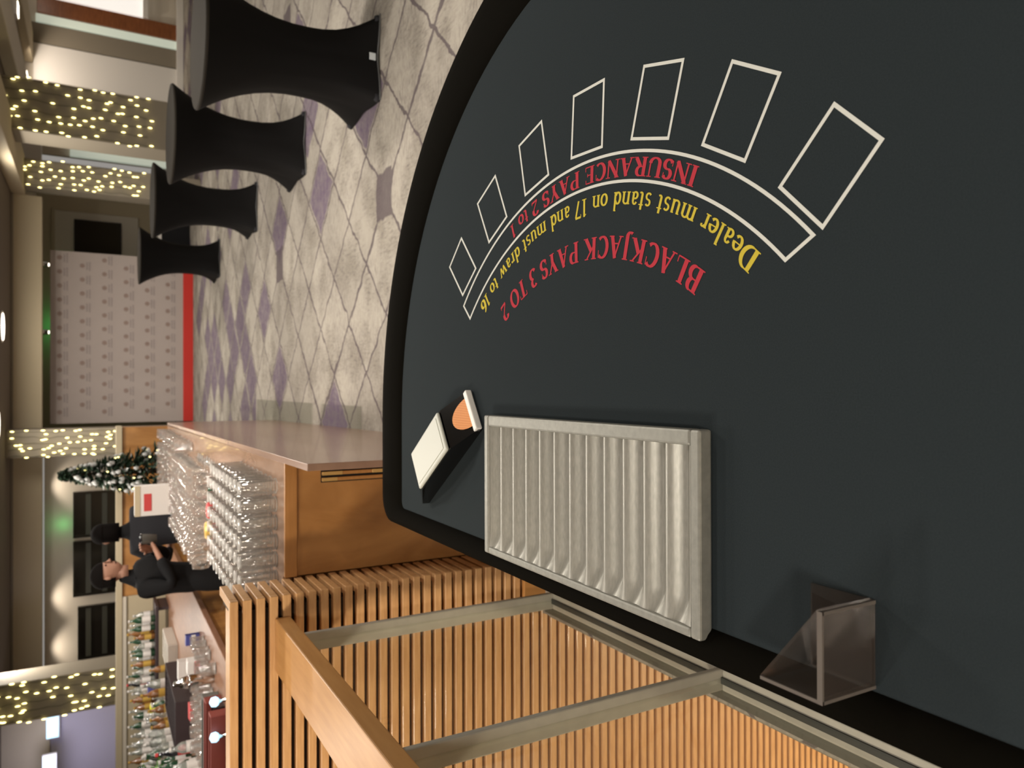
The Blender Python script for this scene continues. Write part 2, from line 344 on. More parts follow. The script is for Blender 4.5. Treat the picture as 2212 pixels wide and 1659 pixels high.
struct(MB().box(7.62, 9.0, 16.92, 17.0, .66, .76).build('trim_10', M['white_paint'], bevel=.01), 'white sill under the bright window', 'sill')
struct(MB().box(7.62, 9.0, 16.9, 17.05, 2.3, 2.5).build('trim_11', M['brown_wood'], bevel=.01), 'brown timber pelmet over the bright window', 'pelmet')
struct(MB().box(4.6, 9.0, 16.9, 16.98, 0, .13).build('baseboard_side', M['white_paint'], bevel=.006), 'white skirting at the far right wall', 'skirting')
# panelled joinery on the far cream wall and its dark screen
struct(MB().box(3.02, 3.9, 18.93, 19, .75, 2.4).build('trim_12', M['offwhite'], bevel=.02), 'raised cream wall panel right of the backdrop', 'wall panel')
struct(MB().box(3.0, 3.92, 18.9, 18.94, 2.38, 2.44).build('trim_13', M['cream'], bevel=.01), 'moulding over the raised wall panel', 'moulding')
# ceiling beams on the right
struct(MB().box(3.15, 3.75, 9.0, 17.0, 2.6, CEIL).build('trim_14', M['cream'], bevel=.015), 'cream ceiling beam running down the room', 'ceiling beam')
struct(MB().box(4.7, 5.3, 9.0, 17.0, 2.62, CEIL).build('trim_15', M['offwhite'], bevel=.015), 'off white ceiling beam beside the lit column', 'ceiling beam')
struct(MB().box(6.3, 6.9, 7.0, 17.0, 2.66, CEIL).build('trim_16', M['cream'], bevel=.015), 'cream ceiling beam at the far right', 'ceiling beam')

struct(MB().box(3.75, 4.35, 15.0, 15.2, 2.42, CEIL).build('trim_19', M['white_paint'], bevel=.01), 'white bulkhead end beside the lit column', 'bulkhead')
# columns with fairy lights
COLS = [('column', 3.50, 4.22, 12.0, 12.6, 'taupe', 'square taupe column wrapped in fairy lights, nearest right of the room'),
        ('column', 3.22, 3.66, 14.0, 14.45, 'taupe', 'slim taupe column wrapped in fairy lights between far niche and cream wall'),
        ('column', -1.06, -.63, 13.5, 13.95, 'taupe', 'taupe column wrapped in fairy lights left of the backdrop'),
        ('column', -4.14, -3.64, 11.0, 11.5, 'taupe', 'taupe column wrapped in fairy lights at the far left by the lilac screen')]
where = ['on the column nearest the right wall', 'on the slim column beside the pale green niche', 'on the column between backdrop and tree', 'on the column by the lilac screen']
bulb_me = None
for k, (nm, x0, x1, y0, y1, mk, lab) in enumerate(COLS):
    struct(MB().box(x0, x1, y0, y1, 0, CEIL).build(nm, M[mk], bevel=.01), lab, 'column')
    fl = empty('fairy_lights', ((x0+x1)/2, y0, 0), 0, 'net of warm yellow fairy lights wrapped '+where[k], 'fairy lights', 'fairy light nets')
    wb = MB(); cols = 5 if k != 0 else 6; W = x1-x0
    pos = []
    zlo = .95 if k < 2 else 1.35
    rows = 13
    for c in range(cols):
        xs = -W/2+.03+(W-.06)*c/(cols-1); pts = []
        for r_ in range(rows+1):
            z = zlo+(CEIL-.03-zlo)*r_/rows; xx = xs+random.uniform(-.02, .02); pts.append((xx, -.012, z))
            if r_ < rows and random.random() < .85: pos.append((xx+random.uniform(-.03, .03), -.026, z+random.uniform(-.06, .06)))
        wb.tube(pts, .003, 4)
    wb.build('wire', M['wire'], fl)
    for (a, b_, c_) in pos[:98]:
        if bulb_me is None:
            o = MB().lathe([(.001, -.026), (.007, -.015), (.009, 0), (.007, .018), (.001, .030)], 8).build('bulb', M['bulb'], fl, smooth=True); bulb_me = o
        else:
            o = bulb_me.copy(); COL.objects.link(o); o.parent = fl
        o.location = (a, b_, c_)

# windows (dark mirror glass) behind the bar
for i, (x0, x1, z0, z1, lab) in enumerate([(-2.60, -1.80, 1.25, 1.95, 'dark glazed window behind the bar, nearest the tree'), (-3.62, -2.66, 1.25, 1.95, 'dark glazed window in the middle of the bar wall'),
                                      (-4.72, -3.80, 1.25, 1.88, 'dark glazed window nearest the lilac screen')]):
    wn = empty('window_%d' % (i+3), ((x0+x1)/2, 14.95, z0)); struct(wn, lab, 'window'); W = (x1-x0)/2; H = z1-z0
    MB().box(-W+.02, W-.02, .02, .045, .02, H-.02).build('pane', M['dark_glass'], wn)
    fr = MB(); fr.box(-W, -W+.035, -.02, .05, 0, H); fr.box(W-.035, W, -.02, .05, 0, H); fr.box(-W+.035, W-.035, -.02, .05, H-.035, H); fr.box(-W+.035, W-.035, -.02, .05, 0, .035)
    fr.build('frame', M['dark_glass'], wn)
    bl = MB()
    for q in range(2): bl.box(-W+.04, W-.04, 0, .012, .18+.25*q, .26+.25*q)
    bl.build('blind', mat('olive grey blind', (.05, .05, .035), .6), wn)
tag(MB().box(-6.4, -4.58, 12.95, 13.0, .9, 2.2).build('projection_screen', M['lilac'], bevel=.01), 'pale lilac screen at the far left behind the bar', 'screen')
for i, (x, y, z, lab) in enumerate([(-5.0, 12.9, 2.15, 'cool blue lamp at the top of the lilac screen, nearer the column'), (-5.35, 12.4, 2.17, 'cool blue lamp at the top of the lilac screen, further from the column')]):
    lp = empty('screen_lamp', (x, y, z), 0, lab, 'lamp')
    MB().box(-.17, .17, -.03, .03, -.08, .10).build('housing', M['white_paint'], lp, .01); MB().box(-.15, .15, -.04, -.03, -.06, .09).build('lit_face', M['blue_lamp'], lp, .003)
struct(MB().box(-5.9, -4.4, 12.9, 13.1, 2.2, CEIL).build('trim_17', M['cream'], bevel=.01), 'cream bulkhead over the lilac screen', 'bulkhead')
# dark television on the far cream wall
tv = empty('television', (3.36, 18.88, 1.1), 0, 'black wall screen beside the right edge of the backdrop', 'screen')
MB().box(-.36, .36, -.03, .03, 0, .92).build('casing', M['b_dark'], tv, .01); MB().box(-.33, .33, -.036, -.03, .03, .89).build('display', M['dark_glass'], tv)

# ceiling downlight fittings, the added fill behind the camera included
for i, (x, y, e, s) in enumerate(DOWNLIGHTS):
    t = empty('ceiling_light', (x, y, CEIL), 0, 'round recessed ceiling downlight in the dark ceiling', 'ceiling light', 'ceiling downlights')
    MB().lathe([(s*.5+.03, -.012), (s*.5+.03, 0)], 24).build('trim_ring', M['white_paint'], t, smooth=False)
    MB().lathe([(s*.5, -.02), (s*.5, -.012)], 24).build('diffuser', M['lamp_face'], t)
for i, (x, y, lab) in enumerate([(6.03, 14.1, 'bright square ceiling lamp in the far right corner'), (5.6, 15.9, 'bright square ceiling lamp over the washed white panel')]):
    t = empty('ceiling_lamp', (x, y, 2.75), 0, lab, 'ceiling light'); MB().box(-.12, .12, -.12, .12, -.06, 0.05).build('housing', M['white_paint'], t, .01)
    MB().box(-.10, .10, -.10, .10, -.07, -.06).build('lit_face', M['lamp_face'], t)
for i, (x, lab) in enumerate([(2.2, 'small spotlight above the backdrop, nearer the television'), (1.0, 'small spotlight above the backdrop, nearer its middle')]):
    t = empty('spotlight', (x, 15.5, 2.44), 0, lab, 'spotlight'); MB().lathe([(.03, -.10), (.045, -.09), (.045, 0), (.02, .36)], 12).build('housing', M['chrome'], t, smooth=True)
    MB().lathe([(.026, -.115), (.028, -.10)], 12).build('lit_face', M['lamp_face'], t)

# ------------------------------------------------------------------ stairwell, slatted wall, balustrade
YS = 2.62; XC = -.716
sw = empty('slatted_wall', (-2.3, YS, 0)); struct(sw, 'oak slatted wall running down into the stairwell', 'wall')
zt = 1.228; pitch = .0437; hs = .0275
fs = MB(); rs_ = MB(); bk = MB(); oy = YS; ox = -2.3
z = zt; n = 0
while z > -3.0:
    z0, z1 = z-hs, z
    fs.box(-4.2-ox, XC-ox, 0, .032, z0, z1)                      # front run
    if z0 > .12: rs_.box(XC-.032-ox, XC-ox, .0325, .232, z0, z1)     # return run towards the bar
    z -= pitch; n += 1
fs.build('slats', M['slat'], sw, .002, seg=1); rs_.build('return_slats', M['slat'], sw, .002, seg=1)
bk.box(-4.2-ox, XC-.045-ox, .034, .06, -3.0, zt-.012); bk.box(XC-.06-ox, XC-.034-ox, .06, .225, .0, zt-.012); bk.build('backing_board', M['slat_back'], sw)
MB().box(XC-.14-ox, XC+.012-ox, -.02, .0, -.02, .10).build('plinth_block', M['oak'], sw, .003)
MB().box(-4.2-ox, XC-.034-ox, .061, .225, zt-.06, zt-.02).build('wall_cap', M['slat'], sw)
struct(MB().box(-4.3, -4.2, -2.3, 2.7, -3, 2.8).build('wall_stairs', M['taupe']), 'taupe wall on the far side of the stairwell', 'wall')
struct(MB().box(-4.3, -.935, -2.4, -2.3, -3, 0).build('wall_stairs_end', M['taupe']), 'taupe end wall of the stairwell', 'wall')
struct(MB().box(-.95, -.93, -2.3, 2.6, -3, -.02).build('wall_stairs_side', M['taupe']), 'taupe stairwell wall under the balustrade', 'wall')
struct(MB().box(-4.3, -.93, -2.4, 2.7, -3.1, -3).build('floor_stairs', M['brown_wood']), 'brown floor at the bottom of the stairwell', 'floor')
struct(MB().box(-.925, -.872, -2.2, 2.6, -.10, .006).build('trim_18', M['kerb'], bevel=.003), 'olive grey kerb along the edge of the stairwell', 'kerb')
YP = .015
bal = empty('balustrade', (-.838, 0, 0), 0, 'grey steel framed glass balustrade with oak handrail beside the stairwell', 'balustrade')
for y in (2.44, 1.54, .64, -.26, -1.16):
    MB().box(-.031, .031, y+.015, y+.035, .0, 1.03).build('post', M['steel'], bal, .004)
for y0, y1 in ((1.59, 2.44), (.69, 1.54), (-.21, .64), (-1.11, -.26)):
    y0 -= YP; y1 += YP
    MB().box(-.031, .031, y0, y1, 0, .058).build('bottom_rail', M['steel'], bal, .004)
    MB().box(-.006, .006, y0+.004, y1-.004, .062, 1.03).build('glass_pane', M['pane'], bal)
    MB().box(-.009, .009, y0+.002, y1-.002, .058, .064).build('gasket', M['steel_dark'], bal)
MB().box(-.132, .048, -2.2, 2.618, 1.03, 1.082).build('handrail', M['rail_top'], bal, .004)

# ------------------------------------------------------------------ bar
HB = 1.0
bar = empty('bar_counter', (-.7, 5.4, 0), 0, 'long oak bar with polished brown top covered in rows of glasses', 'bar')
def bx(x0, x1, y0, y1, z0, z1, mb=None): return (mb or MB()).box(x0+.7, x1+.7, y0-5.4, y1-5.4, z0, z1)
# side panel, very slightly splayed
sp = MB(); sp.prism([(-.255+.7, 2.50-5.4), (-.335+.7, 8.0-5.4), (-.36+.7, 8.0-5.4), (-.28+.7, 2.50-5.4)], 0, HB); sp.build('side_panel', M['bar_side'], bar, .002)
MB().prism([(-.284+.7, 2.85-5.4), (-.367+.7, 8.0-5.4), (-.99+.7, 8.0-5.4), (-.99+.7, 2.87-5.4), (-.712+.7, 2.87-5.4), (-.712+.7, 2.85-5.4)], .965, HB).build('worktop', M['bar_top'], bar, .002)
bx(-.712, -.284, 2.835, 2.85, .955, HB+.001).build('lipping', M['oak_light'], bar, .002)
ep = bx(-.712, -.284, 2.85, 2.87, 0, .954).build('end_panel', M['oak'], bar, .001)
bx(-.98, -.37, 2.88, 7.98, .0, .96).build('carcass', M['oak'], bar)
bx(-.300, -.290, 2.838, 2.850, .3, .954).build('corner_bead', M['oak_light'], bar, .002)
gr = bx(-.365, -.312, 2.846, 2.8505, .58, .862).build('grille_recess', M['slot'], bar, .001)
for x0 in (-.337, -.360):
    bx(x0, x0+.014, 2.838, 2.847, .58, .86).build('grille_bar', M['oak_light'], bar, .003)
    bx(x0, x0+.014, 2.836, 2.839, .78 if x0 > -.35 else .80, .86).build('grille_plate', M['brass'], bar, .001)
bx(-.337, -.323, 2.836, 2.839, .58, .66).build('grille_plate', M['brass'], bar, .001)

# back counter and ledge behind the bar
bc = empty('back_counter', (-3, 6.2, 0), 0, 'brown work counter behind the slatted wall, crowded with bottles', 'counter')
def bcx(x0, x1, y0, y1, z0, z1): return MB().box(x0+3, x1+3, y0-6.2, y1-6.2, z0, z1)
bcx(-5.4, -1.68, 3.2, 9.3, .88, .92).build('worktop', M['counter'], bc, .004); bcx(-5.35, -1.73, 3.25, 9.25, 0, .88).build('base_cabinet', M['oak'], bc)
lg = empty('back_ledge', (-4, 9.75, 0), 0, 'cream topped ledge behind the bartenders', 'ledge')
MB().box(-5, 1.6, -.1, .1, 0, 1.30).build('cream_front', M['cream'], lg, .01)
MB().box(1.6, 3.55, -.1, .1, 0, 1.345).build('wood_front', M['oak'], lg, .006); MB().box(-5, 3.56, -.13, .13, 1.345, 1.41).build('ledge_top', M['cream'], lg, .006)
MB().box(-5, 1.6, -.12, .1, 1.30, 1.345).build('ledge_moulding', M['offwhite'], lg, .006)

# ------------------------------------------------------------------ cocktail tables
def smooth01(t): t = max(0, min(1, t)); return t*t*(3-2*t)
def cocktail_table():
    t = empty('cocktail_table'); tag(t, 'x', 'table')
    NP = 64; Ht = 1.07; R = .41
    prof = []
    zs = [0, .03, .07, .12, .18, .25, .33, .42, .52, .62, .71, .79, .86, .92, .97, 1.01, 1.035, 1.05]
    rings_ = []
    for z_ in zs:
        u = z_/1.05; ring = []
        waist = .205
        for k in range(NP):
            a = 2*pi*k/NP
            # top: a disc; bottom: pulled out to four feet with concave sides
            fx, fy = .25, .30
            ca, sa = abs(cos(a)), abs(sin(a)); ang = atan2(sa*1.0, ca*1.0)
            d = (pi/4-abs(ang-pi/4))/(pi/4)              # 0 on an axis, 1 on a foot
            foot = .262+.13*d**2.0
            wr = waist+.02*d
            if u < .44:
                s_ = 1-u/.44; r_ = wr+(foot-wr)*(s_**(2.4+0.6*(1-d)))
            else:
                s_ = (u-.44)/.56; r_ = wr+(R-wr)*(s_**2.1)
            x_, y_ = r_*cos(a), r_*sin(a)
            if u < .44: y_ *= 1+.16*(1-u/.44)
            zz = z_ + (.012*(1-d)*(1-u*6) if u < 1/6 else 0)
            ring.append((x_, y_, zz))
        rings_.append(ring)
    mb = MB(); mb.rings(rings_, False, False); c = mb.build('stretch_cover', M['black_fabric'], t, smooth=True)
    MB().lathe([(R-.004, 1.045), (R, 1.05), (R+.002, 1.06), (R-.004, 1.068), (R-.03, 1.07)], 64).build('table_top', M['table_lid'], t, smooth=False)
    MB().lathe([(.03, .02), (.03, 1.04)], 16).build('pole', M['steel'], t, smooth=True)
    for sx in (-1, 1):
        for sy in (-1, 1): MB().lathe([(.028, 0), (.03, .012), (.022, .03)], 12, (sx*.255, sy*.29, 0)).build('foot', M['cloth_grey'], t, smooth=True)
    hm = MB()
    for a0 in (-3*pi/4,):
        pts = [(rings_[0][k % NP][0]*1.012, rings_[0][k % NP][1]*1.012, rings_[0][k % NP][2]+.004) for k in range(NP*5//8, NP*7//8+1)]
        hm.tube(pts, .006, 5)
    hm.build('hem_tape', M['hem'], t)
    tg = MB().box(-.022, .022, -.312, -.306, .03, .07).build('care_tag', M['tag'], t)
    return t, [o for o in COL.objects if o.parent == t]
t0, ch = cocktail_table()
spots = [(2.15, 4.93, .0, 'black stretch covered cocktail table nearest the camera, cut by the frame edge'),
         (2.15, 6.88, .03, 'black stretch covered cocktail table, second from the camera in the row of four'),
         (2.08, 9.10, -.02, 'black stretch covered cocktail table, third from the camera in the row of four'),
         (1.92, 12.0, .04, 'small looking black cocktail table in front of the backdrop, furthest of the four')]
for i, (x, y, rz, lab) in enumerate(spots):
    if i == 1: ch = [o for o in ch if not o.name.startswith('care_tag')]
    if i == 0: t0.location = (x, y, 0); t0.rotation_euler = (0, 0, rz); t0['label'] = lab; t0['group'] = 'row of black cocktail tables'
    else: copy_tree(t0, ch, (x, y, 0), rz, lab, 'row of black cocktail tables')

# ------------------------------------------------------------------ backdrop
BY = 15.2
bd = empty('backdrop', (.84, BY, 0), 0, 'pale event backdrop printed with rows of small round emblems', 'backdrop')
BX0, BX1, BT = -.62-.84, 2.42-.84, 2.30
MB().box(BX0, BX1, 0, .05, .17, BT).build('printed_cloth', M['banner'], bd, .004)
em = MB(); lt = MB()
for r_ in range(6):
    zc = 2.16-.345*r_
    for c_ in range(12):
        xc = BX1-.12-.247*c_-(.12 if r_ % 2 else 0)
        if xc < BX0+.1: continue
        for q in range(8):
            a = q*pi/4; em.poly([(xc, -.004, zc), (xc+.032*cos(a-.3), -.004, zc+.032*sin(a-.3)), (xc+.05*cos(a), -.004, zc+.05*sin(a)), (xc+.032*cos(a+.3), -.004, zc+.032*sin(a+.3))])
        for q, wd in enumerate((.075, .085)):
            zz = zc-.085-.042*q; x_ = xc-wd
            while x_ < xc+wd-.012:
                ww = random.uniform(.010, .022); lt.quad((x_, -.004, zz), (x_+ww*.6, -.004, zz), (x_+ww*.6+.004, -.004, zz+.024), (x_+.004, -.004, zz+.024)); x_ += ww+.003
em.build('printed_emblems', M['emblem'], bd); lt.build('printed_lettering', M['small_print'], bd)
MB().box(BX0, BX1-.02, -.03, .12, 0, .17).build('red_plinth', M['red_base'], bd, .005)
MB().tube([(BX0+.1, .08, .17), (BX0+.1, .08, 2.25)], .02).tube([(BX1-.1, .08, .17), (BX1-.1, .08, 2.25)], .02).build('stand_frame', M['chrome'], bd)
# stacked things on the floor beside the backdrop
fl = empty('flight_case', (2.95, 15.9, 0), 0, 'black case with white lid on the floor beside the backdrop', 'case')
MB().box(-.25, .25, -.2, .2, 0, .5).build('body', M['cloth_black'], fl, .02); MB().box(-.26, .26, -.21, .21, .5, .56).build('lid', M['white_paint'], fl, .01)

# ------------------------------------------------------------------ christmas tree
tr = empty('christmas_tree', (-.90, 8.95, 0), 0, 'frosted dark green Christmas tree with white baubles at the end of the bar', 'tree')
MB().lathe([(.16, 0), (.2, .24), (.17, .25)], 16).build('pot', M['bark'], tr, smooth=True)
MB().lathe([(.04, .2), (.03, 1.0), (.008, 1.9)], 8).build('trunk', M['bark'], tr, smooth=True)
nd = MB(); sn = MB(); rnd = random.Random(3)
for i in range(2600):
    h = rnd.random()**.8; z_ = .35+1.6*h; R = .44*(1-h)**.9+.02; a = rnd.uniform(0, 2*pi); r0 = R*rnd.uniform(.25, .85); L_ = R*.28+.03
    p0 = Vector((r0*cos(a), r0*sin(a), z_)); d = Vector((cos(a)+rnd.uniform(-.5, .5), sin(a)+rnd.uniform(-.5, .5), rnd.uniform(-.55, .2))).normalized()
    sd = d.cross(Vector((rnd.uniform(-1, 1), rnd.uniform(-1, 1), 1))).normalized()*.012
    tgt = nd if rnd.random() < .90 else sn
    tgt.poly([p0-sd, p0+d*L_*.5-sd*1.4, p0+d*L_, p0+d*L_*.5+sd*1.4, p0+sd])
nd.build('needles', M['needles'], tr); sn.build('frosted_tips', M['snow'], tr)
for i in range(58):
    h = rnd.random()**.75; z_ = .55+1.3*h; R = (.44*(1-(z_-.35)/1.6)**.9+.02)*.97; a = rnd.uniform(pi*.95, 2.05*pi)
    if i == 0:
        bb = MB().lathe([(.002, -.024), (.014, -.02), (.021, -.008), (.021, .008), (.013, .022), (.002, .03)], 10).build('bauble', M['snow'], tr, smooth=True)
        b0 = bb
    else: bb = b0.copy(); COL.objects.link(bb); bb.parent = tr
    bb.location = (R*cos(a), R*sin(a), z_)
tl = MB()
for i in range(26):
    h = rnd.random(); z_ = .6+1.3*h; R = .44*(1-(z_-.35)/1.6)**.9+.01; a = rnd.uniform(pi, 2*pi); tl.lathe([(.001, -.009), (.007, 0), (.001, .012)], 6, (R*cos(a), R*sin(a), z_))
o = tl.build('tree_lights', M['bulb'], tr)

# ------------------------------------------------------------------ glasses on the bar
def thick(o, f):      # bright highlights of the base and rim painted white
    o.data.materials.append(M['glass_glint'])
    for p in o.data.polygons:
        if f(p.center.z): p.material_index = 1
    return o
def make_highball():
    t = MB(); t.lathe([(.0245, .142), (.027, .14), (.031, .004), (.031, 0), (.0285, 0), (.0285, .004), (.0235, .134), (.002, .134)], 14, cap0=True, cap1=True)
    return thick(t.build('highball_glass', M['glass'], smooth=True), lambda z_: z_ > .132 or z_ < .004)
def make_wine():
    t = MB(); t.lathe([(.033, .0), (.033, .003), (.005, .008), (.004, .075), (.012, .082), (.034, .105), (.038, .135), (.031, .18), (.029, .18), (.036, .135), (.032, .107), (.008, .088)], 14, cap0=True, cap1=True)
    return thick(t.build('wine_glass', M['glass'], smooth=True), lambda z_: z_ < .02 or z_ > .176)
def make_tumbler():
    t = MB(); t.lathe([(.034, 0), (.039, .006), (.042, .095), (.0395, .095), (.035, .014), (.002, .012)], 14)
    return thick(t.build('tumbler', M['glass'], smooth=True), lambda z_: z_ < .014 or z_ > .093)
g1, g2, g3 = make_highball(), make_wine(), make_tumbler(); used = set()
def put_glass(g, x, y, z_, lab, group, s=1):
    if g.name in used: c = g.copy(); COL.objects.link(c)
    else: c = g; used.add(g.name)
    c.location = (x, y, z_); c.rotation_euler = (0, 0, random.uniform(0, 6)); c.scale = (s, s, s); tag(c, lab, 'glass', group); return c
rg = random.Random(5)
for iy in range(10):
    for ix in range(7):
        x_ = -.385-.072*ix+.002*rg.uniform(-1, 1); y_ = 2.99+.098*iy+.006*rg.uniform(-1, 1)
        if x_ > -.40 and iy > 8: continue
        put_glass(g1, x_, y_, HB, 'upturned clear highball glass in the packed block at the near end of the bar', 'highball glasses at the near end of the bar')
for iy in range(14):
    for ix in range(6):
        x_ = -.47-.088*ix+.008*rg.uniform(-1, 1); y_ = 4.16+.11*iy+.008*rg.uniform(-1, 1)
        if rg.random() < .06: continue
        put_glass(g2, x_, y_, HB, 'clear stemmed wine glass in the block halfway along the bar', 'wine glasses halfway along the bar')
for iy in range(14):
    for ix in range(5):
        x_ = -.43-.115*ix+.01*rg.uniform(-1, 1); y_ = 5.85+.15*iy+.01*rg.uniform(-1, 1)
        if -.99 < x_ < -.66 and 5.85 < y_ < 6.25: continue
        put_glass(g3, x_, y_, HB, 'clear tumbler in the block at the far end of the bar', 'tumblers at the far end of the bar', 1.0+.1*(iy % 2))
# printed card holder and garnish tins standing among the glasses
cb = empty('menu_box', (-.82, 6.05, HB), .03, 'white box with a red printed panel standing among the bar glasses', 'box')
MB().box(-.11, .11, -.05, .05, 0, .37).build('box_body', M['paper'], cb, .004); MB().box(-.075, .05, -.053, -.05, .26, .31).build('red_panel', M['redlabel'], cb)
MB().box(-.11, .11, -.054, -.05, .335, .37).build('cream_band', M['cream'], cb)
def tin(x, y, c1, c2, lab, s=1):
    t = empty('garnish_tin', (x, y, HB), 0, lab, 'tin')
    MB().lathe([(.028*s, 0), (.03*s, .01), (.03*s, .085*s), (.026*s, .09*s)], 16).build('can', c1, t, smooth=True)
    MB().lathe([(.0305*s, .015), (.0305*s, .07*s)], 16, cap0=False, cap1=False).build('label_band', c2, t, smooth=True)
tin(-.72, 4.03, M['gold'], M['redlabel'], 'gold and red tin standing among the bar glasses', 1.5)
tin(-.62, 4.03, M['redlabel'], M['redlabel'], 'red tin standing among the bar glasses, beside the gold one', 1.4)
tin(-.54, 4.05, M['b_green'], M['paper'], 'green tin with white band among the bar glasses', 1.3)

# ------------------------------------------------------------------ clutter on the back counter
def bottle(m, lm, lab, x, y, z0, h=.28, r=.036, group=None, first={}):
    key = (m.name, lm.name)
    if key in first:
        t0_, ch_ = first[key]; c = copy_tree(t0_, ch_, (x, y, z0), random.uniform(0, 6), lab, group, (r/.036, r/.036, h/.28)); return c
    t = empty('bottle', (x, y, z0), 0, lab, 'bottle', group)
    a = MB().lathe([(.034, 0), (.036, .01), (.036, .17), (.028, .20), (.013, .225), (.012, .265)], 14).build('body', m, t, smooth=True)
    b = MB().lathe([(.0365, .05), (.0365, .14)], 14, cap0=False, cap1=False).build('label_band', lm, t, smooth=True)
    c = MB().lathe([(.014, .262), (.014, .28)], 10).build('cap', lm, t)
    t.scale = (r/.036, r/.036, h/.28); first[key] = (t, [a, b, c]); return t
rb = random.Random(11); ZC = .92
kinds = [(M['b_clear'], M['paper'], 'clear spirit bottle with pale label on the back counter', 'clear bottles on the back counter'),
         (M['b_green'], M['paper'], 'green bottle with pale label on the back counter', 'green bottles on the back counter'),
         (M['b_amber'], M['gold'], 'amber spirit bottle with gold label on the back counter', 'amber bottles on the back counter'),
         (M['b_dark'], M['redlabel'], 'dark bottle with red label on the back counter', 'dark bottles on the back counter')]
KEEP = [(-3.35, 7.1, .2), (-3.35, 8.6, .13), (-3.15, 8.62, .13), (-2.72, 7.0, .3), (-2.72, 6.7, .3), (-2.72, 7.3, .3), (-2.72, 7.5, .25), (-2.35, 6.75, .15), (-2.45, 6.1, .13), (-2.62, 8.0, .2), (-2.62, 8.3, .2)]
placed = []
def free(x, y, d):
    if any(hypot(x-a_, y-b_) < c_+.04 for a_, b_, c_ in KEEP): return False
    if any(hypot(x-a_, y-b_) < d for a_, b_ in placed): return False
    placed.append((x, y)); return True
n_ = 0
while n_ < 118:
    x_ = rb.uniform(-4.6, -2.6); y_ = rb.uniform(5.5, 8.55)
    if x_ < -3.0-(y_-5.5)*.62 or not free(x_, y_, .1): continue
    n_ += 1; k = rb.choices(range(4), (9, 3, 1, 1))[0]; m_, l_, lab, gr_ = kinds[k]
    bottle(m_, l_, lab, x_, y_, ZC, rb.uniform(.20, .32), rb.uniform(.034, .044), gr_)
# raised rear shelf with bottles in close rows
rsf = empty('bottle_shelf', (-3.65, 9.05, ZC), 0, 'raised shelf of bottles in front of the cream ledge', 'shelf')
MB().box(-1.3, 1.3, -.22, .22, .10, .13).build('shelf_board', M['dark_crate'], rsf, .003); MB().box(-1.28, -1.25, -.2, .2, 0, .10).box(1.25, 1.28, -.2, .2, 0, .10).build('shelf_support', M['dark_crate'], rsf)
for i in range(52):
    x_ = -4.85+.094*(i % 26)+rb.uniform(-.006, .006); y_ = 8.93+.19*(i//26)+rb.uniform(-.02, .02)
    k = rb.choices(range(4), (8, 3, 2, 1))[0]; m_, l_, lab, gr_ = kinds[k]
    bottle(m_, l_, lab.replace('on the back counter', 'on the raised shelf'), x_, y_, ZC+.13, rb.uniform(.2, .27), rb.uniform(.032, .038), gr_.replace('on the back counter', 'on the raised shelf'))
for i in range(66):
    x_ = -1.85-.11*(i % 11)+rb.uniform(-.008, .008); y_ = 5.26+.12*(i//11)+rb.uniform(-.01, .01)
    if hypot(x_+1.95, y_-5.35) < .12 or hypot(x_+1.92, y_-6.15) < .15 or hypot(x_+2.02, y_-5.85) < .15 or x_ < -2.7: continue
    if not all(hypot(x_-a_, y_-b_) > .1 for a_, b_ in placed): continue
    put_glass(g3, x_, y_, ZC, 'clear tumbler on the back counter behind the slatted wall', 'tumblers on the back counter', 1.0)
def crate(x, y, m, lab, W=.22, D=.16, H=.12, rz=0, n=6, z0=ZC):
    t = empty('crate', (x, y, z0), rz, lab, 'crate')
    b = MB(); b.box(-W, W, -D, D, 0, .015)
    for (x0, x1, y0, y1) in ((-W, W, -D, -D+.012), (-W, W, D-.012, D), (-W, -W+.012, -D+.012, D-.012), (W-.012, W, -D+.012, D-.012)): b.box(x0, x1, y0, y1, .015, H)
    b.build('shell', m, t, .003)
    s = MB()
    for q in range(1, n): xx = -W+2*W*q/n; s.box(xx-.004, xx+.004, -D+.013, D-.013, .016, H-.012)
    s.build('dividers', m, t); return t
crate(-2.30, 4.78, M['red_crate'], 'dull red crate on the back counter, closest to the slatted wall', .34, .05, .1)
crate(-2.30, 4.90, M['b_dark'], 'black tray between the two red crates', .34, .045, .07)
crate(-2.30, 5.01, M['red_crate'], 'dull red crate behind the black tray', .34, .05, .1)
crate(-2.32, 5.125, M['grey_crate'], 'grey crate behind the red crates', .34, .05, .1)
crate(-2.72, 7.0, M['dark_crate'], 'dark purple brown glass rack on the back counter', .2, .5, .14, 0, 8)
crate(-2.62, 8.15, M['china'], 'pale glass rack beside the bartender', .14, .3, .09, 0, 7)
def box_item(x, y, s, m, lab, cat='box', nm='packet', lm=None):
    t = empty(nm, (x, y, ZC), random.uniform(-.2, .2), lab, cat)
    MB().box(-s[0]/2, s[0]/2, -s[1]/2, s[1]/2, 0, s[2]).build('carton', m, t, .004)
    MB().box(-s[0]/2, s[0]/2, -s[1]/2-.003, -s[1]/2, s[2]*.3, s[2]*.6).build('label_panel', lm or M['paper'], t); return t
box_item(-3.35, 8.58, (.12, .06, .2), M['yellow'], 'bright yellow packet by the cream ledge', lm=M['yellow'])
box_item(-3.15, 8.62, (.14, .08, .22), M['blue'], 'blue packet beside the yellow one')
box_item(-1.92, 6.15, (.08, .05, .1), M['blue'], 'small blue packet at the edge of the back counter')
box_item(-2.02, 5.85, (.1, .08, .12), M['paper'], 'white packet near the small blue packet', lm=M['redlabel'])
box_item(-2.45, 6.1, (.12, .12, .08), M['redlabel'], 'small red box on the back counter')
box_item(-2.35, 6.75, (.16, .1, .1), M['paper'], 'white carton in front of the dark rack')
